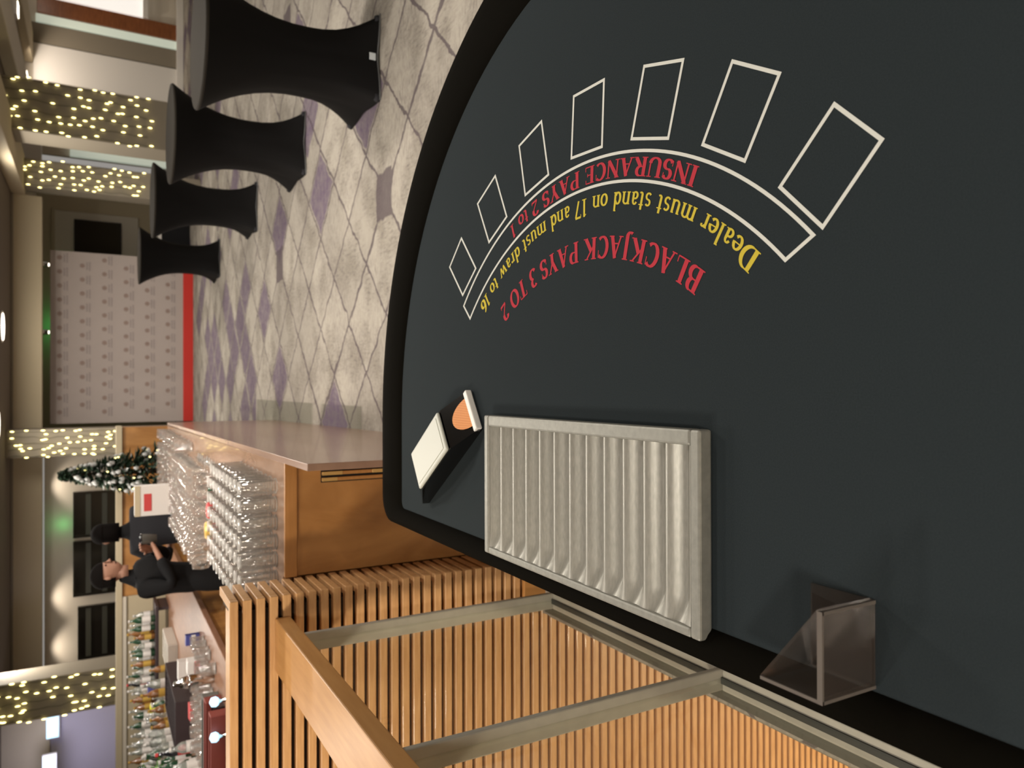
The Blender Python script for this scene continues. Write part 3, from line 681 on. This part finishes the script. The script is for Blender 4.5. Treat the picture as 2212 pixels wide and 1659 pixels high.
pot = empty('herb_pot', (-3.35, 7.1, ZC), 0, 'pot of fresh green herbs on the back counter', 'plant')
MB().lathe([(.06, 0), (.085, .12), (.08, .12), (.06, .1)], 16).build('pot', M['grey_crate'], pot, smooth=True)
lf = MB()
for i in range(160):
    a = rb.uniform(0, 6.28); r_ = rb.uniform(0, .16); p = Vector((r_*cos(a), r_*sin(a), .12+rb.uniform(0, .2))); d = Vector((rb.uniform(-1, 1), rb.uniform(-1, 1), rb.uniform(0, 1))).normalized()*.05; e = d.cross(Vector((0, 0, 1)))*.4
    lf.poly([p, p+d*.5+e, p+d, p+d*.5-e])
lf.build('leaves', M['leaf'], pot)
jg = empty('shaker', (-1.95, 5.35, ZC), 0, 'polished cocktail shaker on the back counter', 'shaker')
MB().lathe([(.035, 0), (.045, .15), (.044, .16)], 16).build('cup', M['chrome'], jg, smooth=True); MB().lathe([(.044, .16), (.03, .21), (.018, .22), (.018, .25), (.003, .255)], 16).build('lid', M['chrome'], jg, smooth=True)
sk = empty('drip_tray', (-2.9, 4.0, ZC), 0, 'low glass washer tray directly behind the slatted wall', 'tray')
MB().box(-1.15, 1.15, -.55, .62, 0, .03).build('tray_base', M['china'], sk, .005)
for i, x_ in enumerate((-1.86, -2.07)):  # blue light on the counter strip, built as glowing heads on stems
    t = empty('blue_light', (x_, 4.70, ZC), 0, 'small glowing blue light on the back counter, '+('nearer the bar' if i == 0 else 'further from the bar'), 'light')
    MB().lathe([(.025, 0), (.012, .01), (.012, .06)], 12).build('stem', M['chrome'], t, smooth=True); MB().lathe([(.02, .06), (.03, .075), (.026, .10), (.005, .11)], 12).build('lit_head', M['blue_lamp'], t, smooth=True)

# ------------------------------------------------------------------ people
def skin(name, verts, edges, radii, m, parent=None, sub=2, root=0):
    me = bpy.data.meshes.new(name); me.from_pydata(verts, edges, []); me.materials.append(m)
    o = bpy.data.objects.new(name, me); COL.objects.link(o)
    if parent: o.parent = parent
    s = o.modifiers.new('skin', 'SKIN'); s.use_smooth_shade = True
    for i, r in enumerate(radii):
        d = me.skin_vertices[0].data[i]; d.radius = r if isinstance(r, tuple) else (r, r); d.use_root = (i == root)
    u = o.modifiers.new('sub', 'SUBSURF'); u.levels = sub; u.render_levels = sub; return o
def person(loc, rz, label, armL, armR, headtilt=0, pants='cloth_black', shirt='cloth_black', lean=0, long_hair=False):
    """armL / armR: elbow and wrist points in the person's own frame (x = right, y = facing, z up)"""
    t = empty('person', loc, rz, label, 'person')
    def P(x, y, z_): return (x, y+lean*max(0, z_-.95), z_)
    v = [P(0, 0, .96), P(0, .0, 1.10), P(0, .0, 1.25), P(0, .0, 1.38), P(0, .0, 1.46), P(0, .01, 1.53), P(0, .02, 1.57)]
    e = [(0, 1), (1, 2), (2, 3), (3, 4), (4, 5), (5, 6)]; r = [(.16, .115), (.145, .10), (.165, .11), (.175, .11), (.085, .07), (.052, .052), (.05, .05)]
    for sgn in (-1, 1):
        i = len(v); v += [P(sgn*.095, 0, .88), P(sgn*.10, .01, .50), P(sgn*.105, -.01, .09), P(sgn*.11, .11, .04)]
        e += [(0, i), (i, i+1), (i+1, i+2), (i+2, i+3)]; r += [(.095, .095), (.062, .062), (.042, .042), (.04, .03)]
    body = skin('body', v, e, r, M[pants], t)
    tp = [P(0, 0, .93), P(0, .0, 1.10), P(0, .0, 1.25), P(0, .0, 1.38), P(0, .0, 1.455)]
    te = [(0, 1), (1, 2), (2, 3), (3, 4)]; tr_ = [(.175, .13), (.158, .115), (.178, .125), (.188, .125), (.10, .085)]
    for sgn, arm in ((-1, armL), (1, armR)):
        i = len(tp); el, wr = Vector(arm[0]), Vector(arm[1]); sh = Vector(P(sgn*.175, 0, 1.40))
        tp += [tuple(sh), tuple(el), tuple(el.lerp(wr, .85))]; te += [(3, i), (i, i+1), (i+1, i+2)]; tr_ += [(.075, .075), (.055, .055), (.042, .042)]
        # hand with palm, four fingers and thumb, on a bare wrist
        d = (wr-el).normalized(); side = d.cross(Vector((0, 0, 1))).normalized(); nrm = side.cross(d)
        hv = [tuple(el.lerp(wr, .75)), tuple(wr), tuple(wr+d*.05), tuple(wr+d*.085)]; he = [(0, 1), (1, 2), (2, 3)]; hr = [(.03, .03), (.026, .022), (.036, .017), (.034, .014)]
        for q, (off, ln) in enumerate(((-.028, .055), (-.01, .068), (.009, .065), (.026, .05))):
            b = wr+d*.088+side*off; k = len(hv); hv += [tuple(b), tuple(b+d*ln*.5-nrm*.008), tuple(b+d*ln*.8-nrm*.032)]; he += [(3, k), (k, k+1), (k+1, k+2)]; hr += [(.009, .009), (.0085, .0085), (.007, .007)]
        k = len(hv); b = wr+d*.03-side*sgn*.03; hv += [tuple(b), tuple(b+d*.03-side*sgn*.022-nrm*.01), tuple(b+d*.055-side*sgn*.02-nrm*.028)]; he += [(1, k), (k, k+1), (k+1, k+2)]; hr += [(.012, .012), (.010, .010), (.008, .008)]
        skin('hand', hv, he, hr, M['skin'], t, 1)
    skin('shirt', tp, te, tr_, M[shirt], t)
    hc = Vector(P(0, .035, 1.655)); hd = MB(); rs = []
    for i in range(13):
        ph = pi*i/12; zz = -cos(ph)*.118; rr = sin(ph)
        jaw = .80+.20*smooth01((zz+.10)/.12)
        rs.append([(hc.x+.076*rr*jaw*cos(a), hc.y+.096*rr*sin(a)*(jaw if sin(a) < 0 else .97)+(0.014 if zz < -.04 and sin(a) > .3 else 0), hc.z+zz) for a in [2*pi*k/20 for k in range(20)]])
    hd.rings(rs); hd.tube([(hc.x, hc.y, hc.z-.15), (hc.x, hc.y, hc.z-.07)], .05, 12)
    h = hd.build('head', M['skin'], t, smooth=True)
    nz = MB().tube([(hc.x, hc.y+.088, hc.z+.02), (hc.x, hc.y+.112, hc.z-.018), (hc.x, hc.y+.094, hc.z-.03)], [.007, .013, .008], 8)
    for sgn in (-1, 1): nz.lathe([(.004, -.026), (.012, -.01), (.013, .012), (.004, .028)], 8, (hc.x+sgn*.079, hc.y, hc.z-.005))
    nz.build('nose_and_ears', M['skin'], h, smooth=True)
    ey = MB()
    for sgn in (-1, 1): ey.lathe([(.001, -.007), (.009, 0), (.001, .007)], 8, (hc.x+sgn*.03, hc.y+.086, hc.z+.012))
    ey.tube([(hc.x-.022, hc.y+.088, hc.z-.058), (hc.x, hc.y+.096, hc.z-.059), (hc.x+.022, hc.y+.088, hc.z-.058)], .004, 6); ey.build('eyes_and_mouth', M['hair'], h)
    hr_ = MB(); rs = []
    for i in range(9):
        ph = pi/2*i/8; zz = sin(ph)*.092; rr = cos(ph); rs.append([(hc.x+(.086*rr+.001)*cos(a), hc.y-.014+(.104*rr+.001)*sin(a), hc.z+.020+zz+.012) for a in [2*pi*k/20 for k in range(20)]])
    back = [[(hc.x+.084*cos(a), hc.y-.022+.088*min(sin(a), .15), hc.z+.03-dz) for a in [2*pi*k/20 for k in range(20)]] for dz in (.14 if long_hair else .09, .04, 0)]
    hr_.rings(rs, False, True); hr_.rings(back, True, False); hr_.build('hair', M['hair'], t, smooth=True); t.scale = (.98, .98, .93)
    return t
person((-1.24, 7.25, 0), .5, 'person in a dark grey top standing behind the bar next to the Christmas tree', ((-.27, .10, 1.15), (-.10, .26, 1.10)), ((.27, .10, 1.15), (.08, .28, 1.12)), shirt='cloth_grey', pants='cloth_black', long_hair=True)
p2 = person((-1.50, 6.35, 0), -pi/2-.25, 'person in black with both hands raised to a dark cup, standing at the back counter', ((-.22, .14, 1.20), (-.05, .27, 1.36)), ((.23, .08, 1.18), (.06, .28, 1.30)), shirt='cloth_black', lean=.12)
cpv = Vector((-1.50, 6.35, 0)) + Matrix.Rotation(-pi/2-.25, 3, 'Z') @ Vector((.01, .36, 1.30))*.93
cp = empty('shaker_cup', tuple(cpv + Vector((.035, 0, .0))), 0, 'dark cup held up by the person in black', 'cup')
MB().lathe([(.03, 0), (.042, .10), (.045, .105), (.04, .105), (.028, .01)], 16).build('cup_body', M['grey_crate'], cp, smooth=True)
MB().lathe([(.046, .104), (.046, .112), (.02, .118)], 16).build('cup_lid', M['b_dark'], cp, smooth=True)

# ------------------------------------------------------------------ blackjack table
TZ = .80; TX, TY, TA, TB = -.106, 1.185, 1.118, 1.118
bt = empty('blackjack_table', (0, TY, 0), 0, 'black felt blackjack table with padded rail in the foreground', 'table')
def outline(inset, n=72):
    pts = []; a_, b_ = TA-inset, TB-inset; xl = -.425+max(inset, 0)*.36
    rc = max(.02, .085-inset*.4)
    # ellipse from far end round the players' side to the near end, then the dealer's straight edge
    for k in range(n+1):
        an = pi/2-pi*k/n; pts.append((TX+a_*cos(an), TY+b_*sin(an)))
    yb = TY-b_; yt = TY+b_
    for k in range(7):
        an = -pi/2-pi/2*k/6; pts.append((xl+rc+rc*cos(an), yb+rc+rc*sin(an)))
    for k in range(7):
        an = pi-pi/2*k/6; pts.append((xl+rc+rc*cos(an), yt-rc+rc*sin(an)))
    return pts
P_ = outline(.0); loc = lambda pts: [(x, y-TY) for x, y in pts]
MB().prism(loc(outline(.02)), TZ-.05, TZ).build('felt_surface', M['felt'], bt)
# padded rail: rounded section swept round the outline
rs = []
prof = [(.025, -.09), (.006, -.07), (0, -.035), (.004, -.005), (.022, .014), (.06, .020), (.10, .018), (.135, .010), (.155, .002), (.162, -.004)]
for (ins, dz) in prof:
    sc = []
    base = outline(0)
    cur = outline(ins)
    sc = [(x, y-TY, TZ+dz) for x, y in cur]
    # the dealer's edge carries only a narrow border
    rs.append(sc)
mb = MB(); mb.rings(rs, False, False); mb.build('padded_rail', M['vinyl'], bt, smooth=True)
MB().prism(loc(outline(.05)), TZ-.16, TZ-.055).build('apron', M['table_black'], bt)
MB().prism([(-.28, -.75), (.42, -.75), (.42, .75), (-.28, .75)], 0, .05).build('base', M['table_black'], bt, .01)
MB().box(-.12, .26, -.45, .45, .05, .66).build('pedestal', M['table_black'], bt, .01)

ZL = TZ+.0006
def ribbon(mb, pts, wd, z=ZL, closed=False):
    n = len(pts); L_ = []; R_ = []
    for i in range(n):
        if closed: a, b = Vector(pts[i-1]), Vector(pts[(i+1) % n])
        else: a, b = Vector(pts[max(i-1, 0)]), Vector(pts[min(i+1, n-1)])
        p = Vector(pts[i])
        if closed or 0 < i < n-1:
            d1 = (p-a).normalized(); d2 = (b-p).normalized(); n1 = Vector((-d1.y, d1.x)); n2 = Vector((-d2.y, d2.x)); m_ = (n1+n2).normalized(); k = wd/2/max(.3, m_.dot(n1))
        else:
            d1 = (b-a).normalized(); m_ = Vector((-d1.y, d1.x)); k = wd/2
        L_.append(p+m_*k); R_.append(p-m_*k)
    for i in range(n if closed else n-1):
        j = (i+1) % n; mb.quad((L_[i].x, L_[i].y-TY, z), (R_[i].x, R_[i].y-TY, z), (R_[j].x, R_[j].y-TY, z), (L_[j].x, L_[j].y-TY, z))
    return mb
AC = Vector((-.294, 1.182)); RO, RI = .7245, .674
def pol(r_, a): return (AC.x+r_*cos(a), AC.y+r_*sin(a))
band = [pol(RO, radians(-47.2+93.4*k/64)) for k in range(65)] + [pol(RI, radians(46.2-92.4*k/64)) for k in range(65)]
ribbon(MB(), band, .0055, closed=True).build('insurance_band', M['white_print'], bt)
boxes = [[(.295, .553), (.359, .618), (.274, .704), (.206, .636)], [(.430, .704), (.480, .790), (.375, .852), (.327, .767)], [(.523, .895), (.549, .991), (.435, 1.026), (.408, .931)],
         [(.568, 1.106), (.571, 1.205), (.452, 1.214), (.446, 1.113)], [(.560, 1.326), (.535, 1.42), (.420, 1.394), (.441, 1.299)], [(.497, 1.533), (.451, 1.625), (.346, 1.565), (.390, 1.478)], [(.383, 1.718), (.319, 1.79), (.236, 1.711), (.294, 1.636)]]
for b_ in boxes: ribbon(MB(), b_, .0055, closed=True).build('betting_box', M['white_print'], bt)

# serif lettering drawn with pen strokes on a unit-height grid
TK, TN = .20, .085
def G_line(x0, y0, x1, y1, wd): return ('L', [(x0, y0), (x1, y1)], [wd, wd])
def G_arc(cx, cy, rx, ry, a0, a1, T=TK, t=TN, n=14):
    pts = []; ws = []
    for k in range(n+1):
        a = radians(a0+(a1-a0)*k/n); pts.append((cx+rx*cos(a), cy+ry*sin(a))); tx, ty = -rx*sin(a), ry*cos(a); q = abs(ty)/(hypot(tx, ty)+1e-6); ws.append(t+(T-t)*q**1.3)
    return ('L', pts, ws)
def ser(x, y, wd=.34, h=.05):
    yy = y+h/2 if y < .5 else y-h/2
    return ('L', [(x-wd/2, yy), (x+wd/2, yy)], [h, h])
def stem(x, y0=0, y1=1, wd=TK, s0=True, s1=True, sw_=.34):
    o = [G_line(x, y0, x, y1, wd)]
    if s0: o.append(ser(x, y0, sw_))
    if s1: o.append(('L', [(x-sw_/2, y1-.025), (x+sw_/2, y1-.025)], [.05, .05]))
    return o
XH = .64
def G(c):
    if c == 'I': return .40, stem(.2)
    if c == 'N': return .92, stem(.17, wd=TN, sw_=.30)+stem(.75, wd=TN, s0=False, sw_=.30)+[G_line(.15, .97, .75, .03, TK)]
    if c == 'S': return .62, [G_arc(.31, .73, .20, .235, 25, 270), G_arc(.31, .27, .21, .235, 90, -155), G_line(.51, .68, .51, .95, .045), G_line(.09, .05, .09, .33, .045)]
    if c == 'U': return .90, stem(.2, .3, s0=False)+stem(.74, .3, wd=TN, s0=False, sw_=.28)+[G_arc(.47, .3, .27, .27, 180, 360)]
    if c == 'R': return .86, stem(.2)+[G_line(.2, .965, .42, .965, .06), G_line(.2, .50, .42, .50, .06), G_arc(.42, .733, .2, .235, 90, -90), G_line(.42, .50, .72, .04, TK), ser(.75, 0, .22)]
    if c == 'A': return .88, [G_line(.17, .02, .45, .98, TN), G_line(.43, .98, .70, .02, TK), G_line(.25, .34, .62, .34, .06), ser(.15, 0, .26), ser(.72, 0, .30)]
    if c == 'C': return .80, [G_arc(.43, .5, .32, .47, 50, 310), G_line(.68, .62, .68, .96, .045)]
    if c == 'E': return .74, stem(.2)+[G_line(.2, .97, .62, .97, .06), G_line(.2, .5, .5, .5, .06), G_line(.2, .03, .64, .03, .06), G_line(.62, .98, .62, .76, .045), G_line(.5, .4, .5, .6, .045), G_line(.64, .02, .64, .26, .045)]
    if c == 'P': return .74, stem(.2)+[G_line(.2, .965, .42, .965, .06), G_line(.2, .47, .42, .47, .06), G_arc(.42, .72, .2, .25, 90, -90)]
    if c == 'Y': return .84, stem(.42, 0, .48, s1=False)+[G_line(.16, .97, .42, .45, TK), G_line(.68, .97, .43, .45, TN), ser(.15, 1, .30), ser(.69, 1, .26)]
    if c == 'B': return .80, stem(.2)+[G_line(.2, .965, .42, .965, .06), G_line(.2, .52, .45, .52, .06), G_line(.2, .035, .45, .035, .06), G_arc(.42, .745, .17, .225, 90, -90), G_arc(.45, .28, .21, .245, 90, -90)]
    if c == 'L': return .72, stem(.2)+[G_line(.2, .03, .62, .03, .06), G_line(.62, .02, .62, .28, .045)]
    if c == 'J': return .50, [G_line(.28, 0, .28, 1, TK), ser(.28, 1, .34), G_arc(.12, 0, .16, .18, 0, -130)]
    if c == 'K': return .90, stem(.2)+[G_line(.25, .42, .68, .97, TN), G_line(.40, .60, .74, .03, TK), ser(.70, 1, .26), ser(.76, 0, .28)]
    if c == 'T': return .78, stem(.39, s1=False)+[G_line(.08, .97, .70, .97, .06), G_line(.08, .98, .08, .76, .045), G_line(.70, .98, .70, .76, .045)]
    if c == 'O': return .88, [G_arc(.44, .5, .32, .47, 0, 360, n=28)]
    if c == 'D': return .90, stem(.2)+[G_line(.2, .97, .42, .97, .06), G_line(.2, .03, .42, .03, .06), G_arc(.40, .5, .36, .47, 90, -90)]
    if c == '1': return .46, [G_line(.25, 0, .25, .99, .15), ser(.25, 0, .34), G_line(.10, .86, .25, .97, .06)]
    if c == '2': return .62, [G_arc(.30, .72, .20, .25, 165, -30), G_line(.46, .60, .10, .08, .08), G_line(.08, .06, .54, .06, .12), G_line(.54, .02, .54, .2, .045)]
    if c == '3': return .60, [G_arc(.28, .76, .18, .21, 150, -90), G_arc(.28, .30, .22, .27, 90, -150)]
    if c == '7': return .60, [G_line(.08, .94, .52, .94, .12), G_line(.50, .92, .24, 0, .13), G_line(.08, .96, .08, .78, .045)]
    if c == '6': return .62, [G_arc(.32, .30, .21, .27, 0, 360, n=24), G_arc(.48, .42, .36, .54, 100, 190)]
    x = XH
    if c == 'o': return .58, [G_arc(.29, x/2, .2, x/2-.03, 0, 360, .15, n=24)]
    if c == 't': return .40, [G_line(.19, .1, .19, .86, .14), G_line(.05, x-.03, .36, x-.03, .055), G_arc(.27, .12, .09, .1, 180, 320, .12)]
    if c == 'e': return .54, [G_arc(.27, x/2, .19, x/2-.03, 0, 320, .15), G_line(.1, x/2+.02, .46, x/2+.02, .055)]
    if c == 'a': return .56, [G_line(.37, .04, .37, .46, .14), G_arc(.26, .44, .12, .17, 0, 160, .12), G_arc(.26, .18, .15, .16, 60, 330, .13), G_line(.37, .04, .50, .04, .05)]
    if c == 'l': return .34, stem(.17, wd=.14, s1=False, sw_=.28)+[G_line(.06, .965, .17, .965, .05)]
    if c == 'r': return .44, stem(.15, 0, x, .14, True, False, .27)+[G_line(.05, x-.03, .15, x-.03, .05), G_arc(.30, x-.17, .11, .13, 160, 40, .11), G_line(.36, x-.10, .38, x-.14, .11)]
    if c == 'm': return .94, stem(.15, 0, x, .14, True, False, .24)+stem(.47, 0, x-.12, .14, True, False, .24)+stem(.79, 0, x-.12, .14, True, False, .24)+[G_arc(.31, x-.19, .16, .16, 170, 0, .12), G_arc(.63, x-.19, .16, .16, 170, 0, .12), G_line(.04, x-.03, .15, x-.03, .05)]
    if c == 'n': return .64, stem(.15, 0, x, .14, True, False, .24)+stem(.48, 0, x-.12, .14, True, False, .24)+[G_arc(.315, x-.19, .165, .16, 170, 0, .12), G_line(.04, x-.03, .15, x-.03, .05)]
    if c == 'u': return .64, [G_line(.15, .15, .15, x, .14), G_line(.48, 0, .48, x, .14), G_arc(.315, .18, .165, .15, 180, 360, .12), G_line(.04, x-.03, .15, x-.03, .05), G_line(.38, x-.03, .48, x-.03, .05), G_line(.48, .03, .58, .03, .05)]
    if c == 's': return .46, [G_arc(.23, x-.17, .13, .14, 30, 270, .12), G_arc(.23, .17, .14, .15, 90, -150, .12)]
    if c == 'd': return .62, [G_arc(.26, x/2, .17, x/2-.03, 30, 330, .15), G_line(.44, .0, .44, .98, .14), G_line(.34, .965, .44, .965, .05), G_line(.44, .03, .56, .03, .05)]
    if c == 'w': return .88, [G_line(.12, x, .29, .02, .13), G_line(.44, x-.04, .29, .02, TN), G_line(.44, x-.04, .60, .02, .13), G_line(.76, x, .60, .02, TN), G_line(.02, x-.03, .24, x-.03, .05), G_line(.66, x-.03, .86, x-.03, .05)]
    return .36, []
def arc_text(name, text, r0, h, a0, a1, m, caps_scale=1.0):
    """letters stand on the circle of radius r0 with their tops towards the dealer, reading from a0 to a1"""
    wds = [G(c)[0] for c in text]; total = sum(wds); span = radians(a1-a0); pos = 0; mb = MB(); zc = 0
    for c, wd in zip(text+' ', wds+[0]):
        if c == ' ' and mb.f: mb.build(name, m, bt); mb = MB()
        for (_, pts, ws) in G(c)[1]:
            fine = []; fw_ = []
            for i in range(len(pts)-1):
                st = 3 if len(pts) == 2 else 1
                for s_ in range(st): f = s_/st; fine.append((pts[i][0]+(pts[i+1][0]-pts[i][0])*f, pts[i][1]+(pts[i+1][1]-pts[i][1])*f)); fw_.append(ws[i]+(ws[i+1]-ws[i])*f)
            fine.append(pts[-1]); fw_.append(ws[-1]); n = len(fine); A = []; B = []
            for i in range(n):
                a, b = fine[max(i-1, 0)], fine[min(i+1, n-1)]; dx, dy = b[0]-a[0], b[1]-a[1]; l_ = hypot(dx, dy)+1e-9; nx, ny = -dy/l_*fw_[i]/2, dx/l_*fw_[i]/2
                for lst, sg in ((A, 1), (B, -1)):
                    gx, gy = fine[i][0]+sg*nx, fine[i][1]+sg*ny; an = radians(a0)+span*(pos+gx)/total; rr = r0-gy*h; lst.append((AC.x+rr*cos(an), AC.y+rr*sin(an)-TY))
            zz = ZL+.00002*(zc % 12); zc += 1
            for i in range(n-1): mb.quad((*A[i], zz), (*B[i], zz), (*B[i+1], zz), (*A[i+1], zz))
        pos += wd
arc_text('insurance_word', 'INSURANCE PAYS 2 to 1', .714, .0325, -27.0, 23.2, M['red_print'])
arc_text('dealer_rule_word', 'Dealer must stand on 17 and must draw to 16', .6555, .0345, -42.8, 41.0, M['yellow_print'])
arc_text('blackjack_word', 'BLACKJACK PAYS 3 TO 2', .578, .041, -35.6, 34.6, M['red_print'])

# ------------------------------------------------------------------ chip tray
TRX0, TRX1, TRY0, TRY1 = -.385, -.065, .835, 1.545
ct = empty('chip_tray', ((TRX0+TRX1)/2, (TRY0+TRY1)/2, TZ), 0, 'empty silver chip tray with parallel half round troughs on the felt', 'tray')
W, D, HT = (TRX1-TRX0)/2, (TRY1-TRY0)/2, .026
b = MB(); RW = .021
b.box(-W, W, -D, -D+RW, 0, HT); b.box(-W, W, D-RW, D, 0, HT); b.box(W-RW-.004, W, -D+RW, D-RW, 0, HT); b.box(-W, -W+RW-.005, -D+RW, D-RW, 0, HT)
b.build('rim', M['alu_rim'], ct, .004)
tr_ = MB(); NT = 12; y0, y1 = -D+RW, D-RW; pw = (y1-y0)/NT; prof = []
for k in range(NT):
    for q in range(13):
        f_ = (q+.5)/13; prof.append((y0+pw*(k+f_), HT-.013+.0095*cos(2*pi*f_)))
x_in0, x_in1 = -W+.045, W-RW-.004
secs = []
for x_, lift in ((-W+RW-.005, .8), (-W+.030, .35), (x_in0+.01, 0), (x_in1, 0)):
    secs.append([(x_, y_, z_+(HT-.003-z_)*lift) for y_, z_ in prof])
tr_.rings(secs, False, False, closed=False); tr_.build('troughs', M['alu'], ct, smooth=True)
MB().box(-W+.005, W-.005, -D+.005, D-.005, 0, .0025).build('tray_floor', M['alu'], ct)

# ------------------------------------------------------------------ card shoe
ax = Vector((.56, -.83)).normalized(); sdv = Vector((ax.y, -ax.x))   # towards the mouth / to the dealer's side
org = Vector((-.055, 1.632))-ax*.40
rz = atan2(ax.y, ax.x)
sh = empty('card_shoe', (org.x, org.y, TZ), rz, 'black dealing shoe with white lid and orange card showing in its mouth', 'card shoe')
SL = .40; SWd = .056
# side profile (along the axis, height)
LH = .052
prof = [(0, 0), (SL, 0), (SL, .012), (.31, LH), (.09, LH), (.0, .02)]
for sgn in (-1, 1):
    mb = MB(); a = sgn*SWd; b2 = sgn*(SWd-.004)
    mb.rings([[(x, a, z_) for x, z_ in prof], [(x, b2, z_) for x, z_ in prof]]); mb.build('side_wall', M['shoe'], sh)
mb = MB(); 
for (xa, za), (xb, zb) in (((.09, LH-.001), (.0, .019)), ((.0, .019), (.0, 0))): mb.quad((xa, -SWd+.004, za), (xa, SWd-.004, za), (xb, SWd-.004, zb), (xb, -SWd+.004, zb))
mb.quad((0, -SWd, .001), (SL, -SWd, .001), (SL, SWd, .001), (0, SWd, .001)); mb.build('back_plate', M['shoe'], sh)
MB().box(.09, .305, -SWd+.001, SWd-.001, LH, LH+.009).build('lid', M['lid'], sh, .006)
MB().box(.102, .293, -SWd+.012, SWd-.012, LH+.009, LH+.0105).build('lid_inset', M['lid'], sh, .001)
# sloping face plate with a finger notch showing the card
def face(s_, o_, lift=0):   # s along slope from lid (0) to mouth (1)
    x_ = .31+(SL-.31)*s_; z_ = LH+(.012-LH)*s_+lift; return (x_, o_, z_)
cdm = MB(); fp = []
for k in range(17):
    a = pi*k/16; fp.append(face(.93-.62*sin(a), cos(a)*.040, .0025))
fp += [face(.99, -.040, .0025), face(.99, .040, .0025)]
cdm.poly(fp); 
MB().quad(face(0, -SWd+.004), face(0, SWd-.004), face(1, SWd-.004), face(1, -SWd+.004)).build('face_plate', M['shoe'], sh)
cdm.build('card_face', M['card'], sh)
MB().box(SL-.012, SL+.006, -SWd, SWd, .003, .020).build('mouth_bar', M['white_plastic'], sh, .003)

# ------------------------------------------------------------------ discard holder
dh = empty('discard_holder', (-.31, .565, TZ), 0, 'clear smoked acrylic discard holder standing on the felt by the dealer edge', 'card holder')
def wall(p0, p1, h, t=.004, z0=.003):
    d = (Vector(p1)-Vector(p0)).normalized(); n_ = Vector((-d.y, d.x))*t/2; a, b = Vector(p0), Vector(p1)
    return MB().prism([tuple(a-n_), tuple(b-n_), tuple(b+n_), tuple(a+n_)], z0, h)
Wd = .053
wall((-Wd, 0), (Wd, 0), .097).build('front_wall', M['acrylic'], dh)
wall((-Wd, .004), (-Wd, .088), .097).build('side_wall', M['acrylic'], dh)
wall((Wd, .004), (-Wd+.003, .088), .097).build('diagonal_wall', M['acrylic'], dh)
MB().prism([(-Wd, 0), (Wd, 0), (Wd, .09), (-Wd, .09)], 0, .003).build('base_plate', M['acrylic'], dh)
e = MB(); e.box(-Wd, -Wd+.004, -.003, .0, .003, .099); e.box(Wd-.004, Wd, -.003, .0, .003, .099); e.box(-Wd, Wd, -.003, .004, .097, .100); e.box(-Wd, -Wd+.004, .004, .088, .097, .0995)
e.build('polished_edge', M['acrylic_edge'], dh)
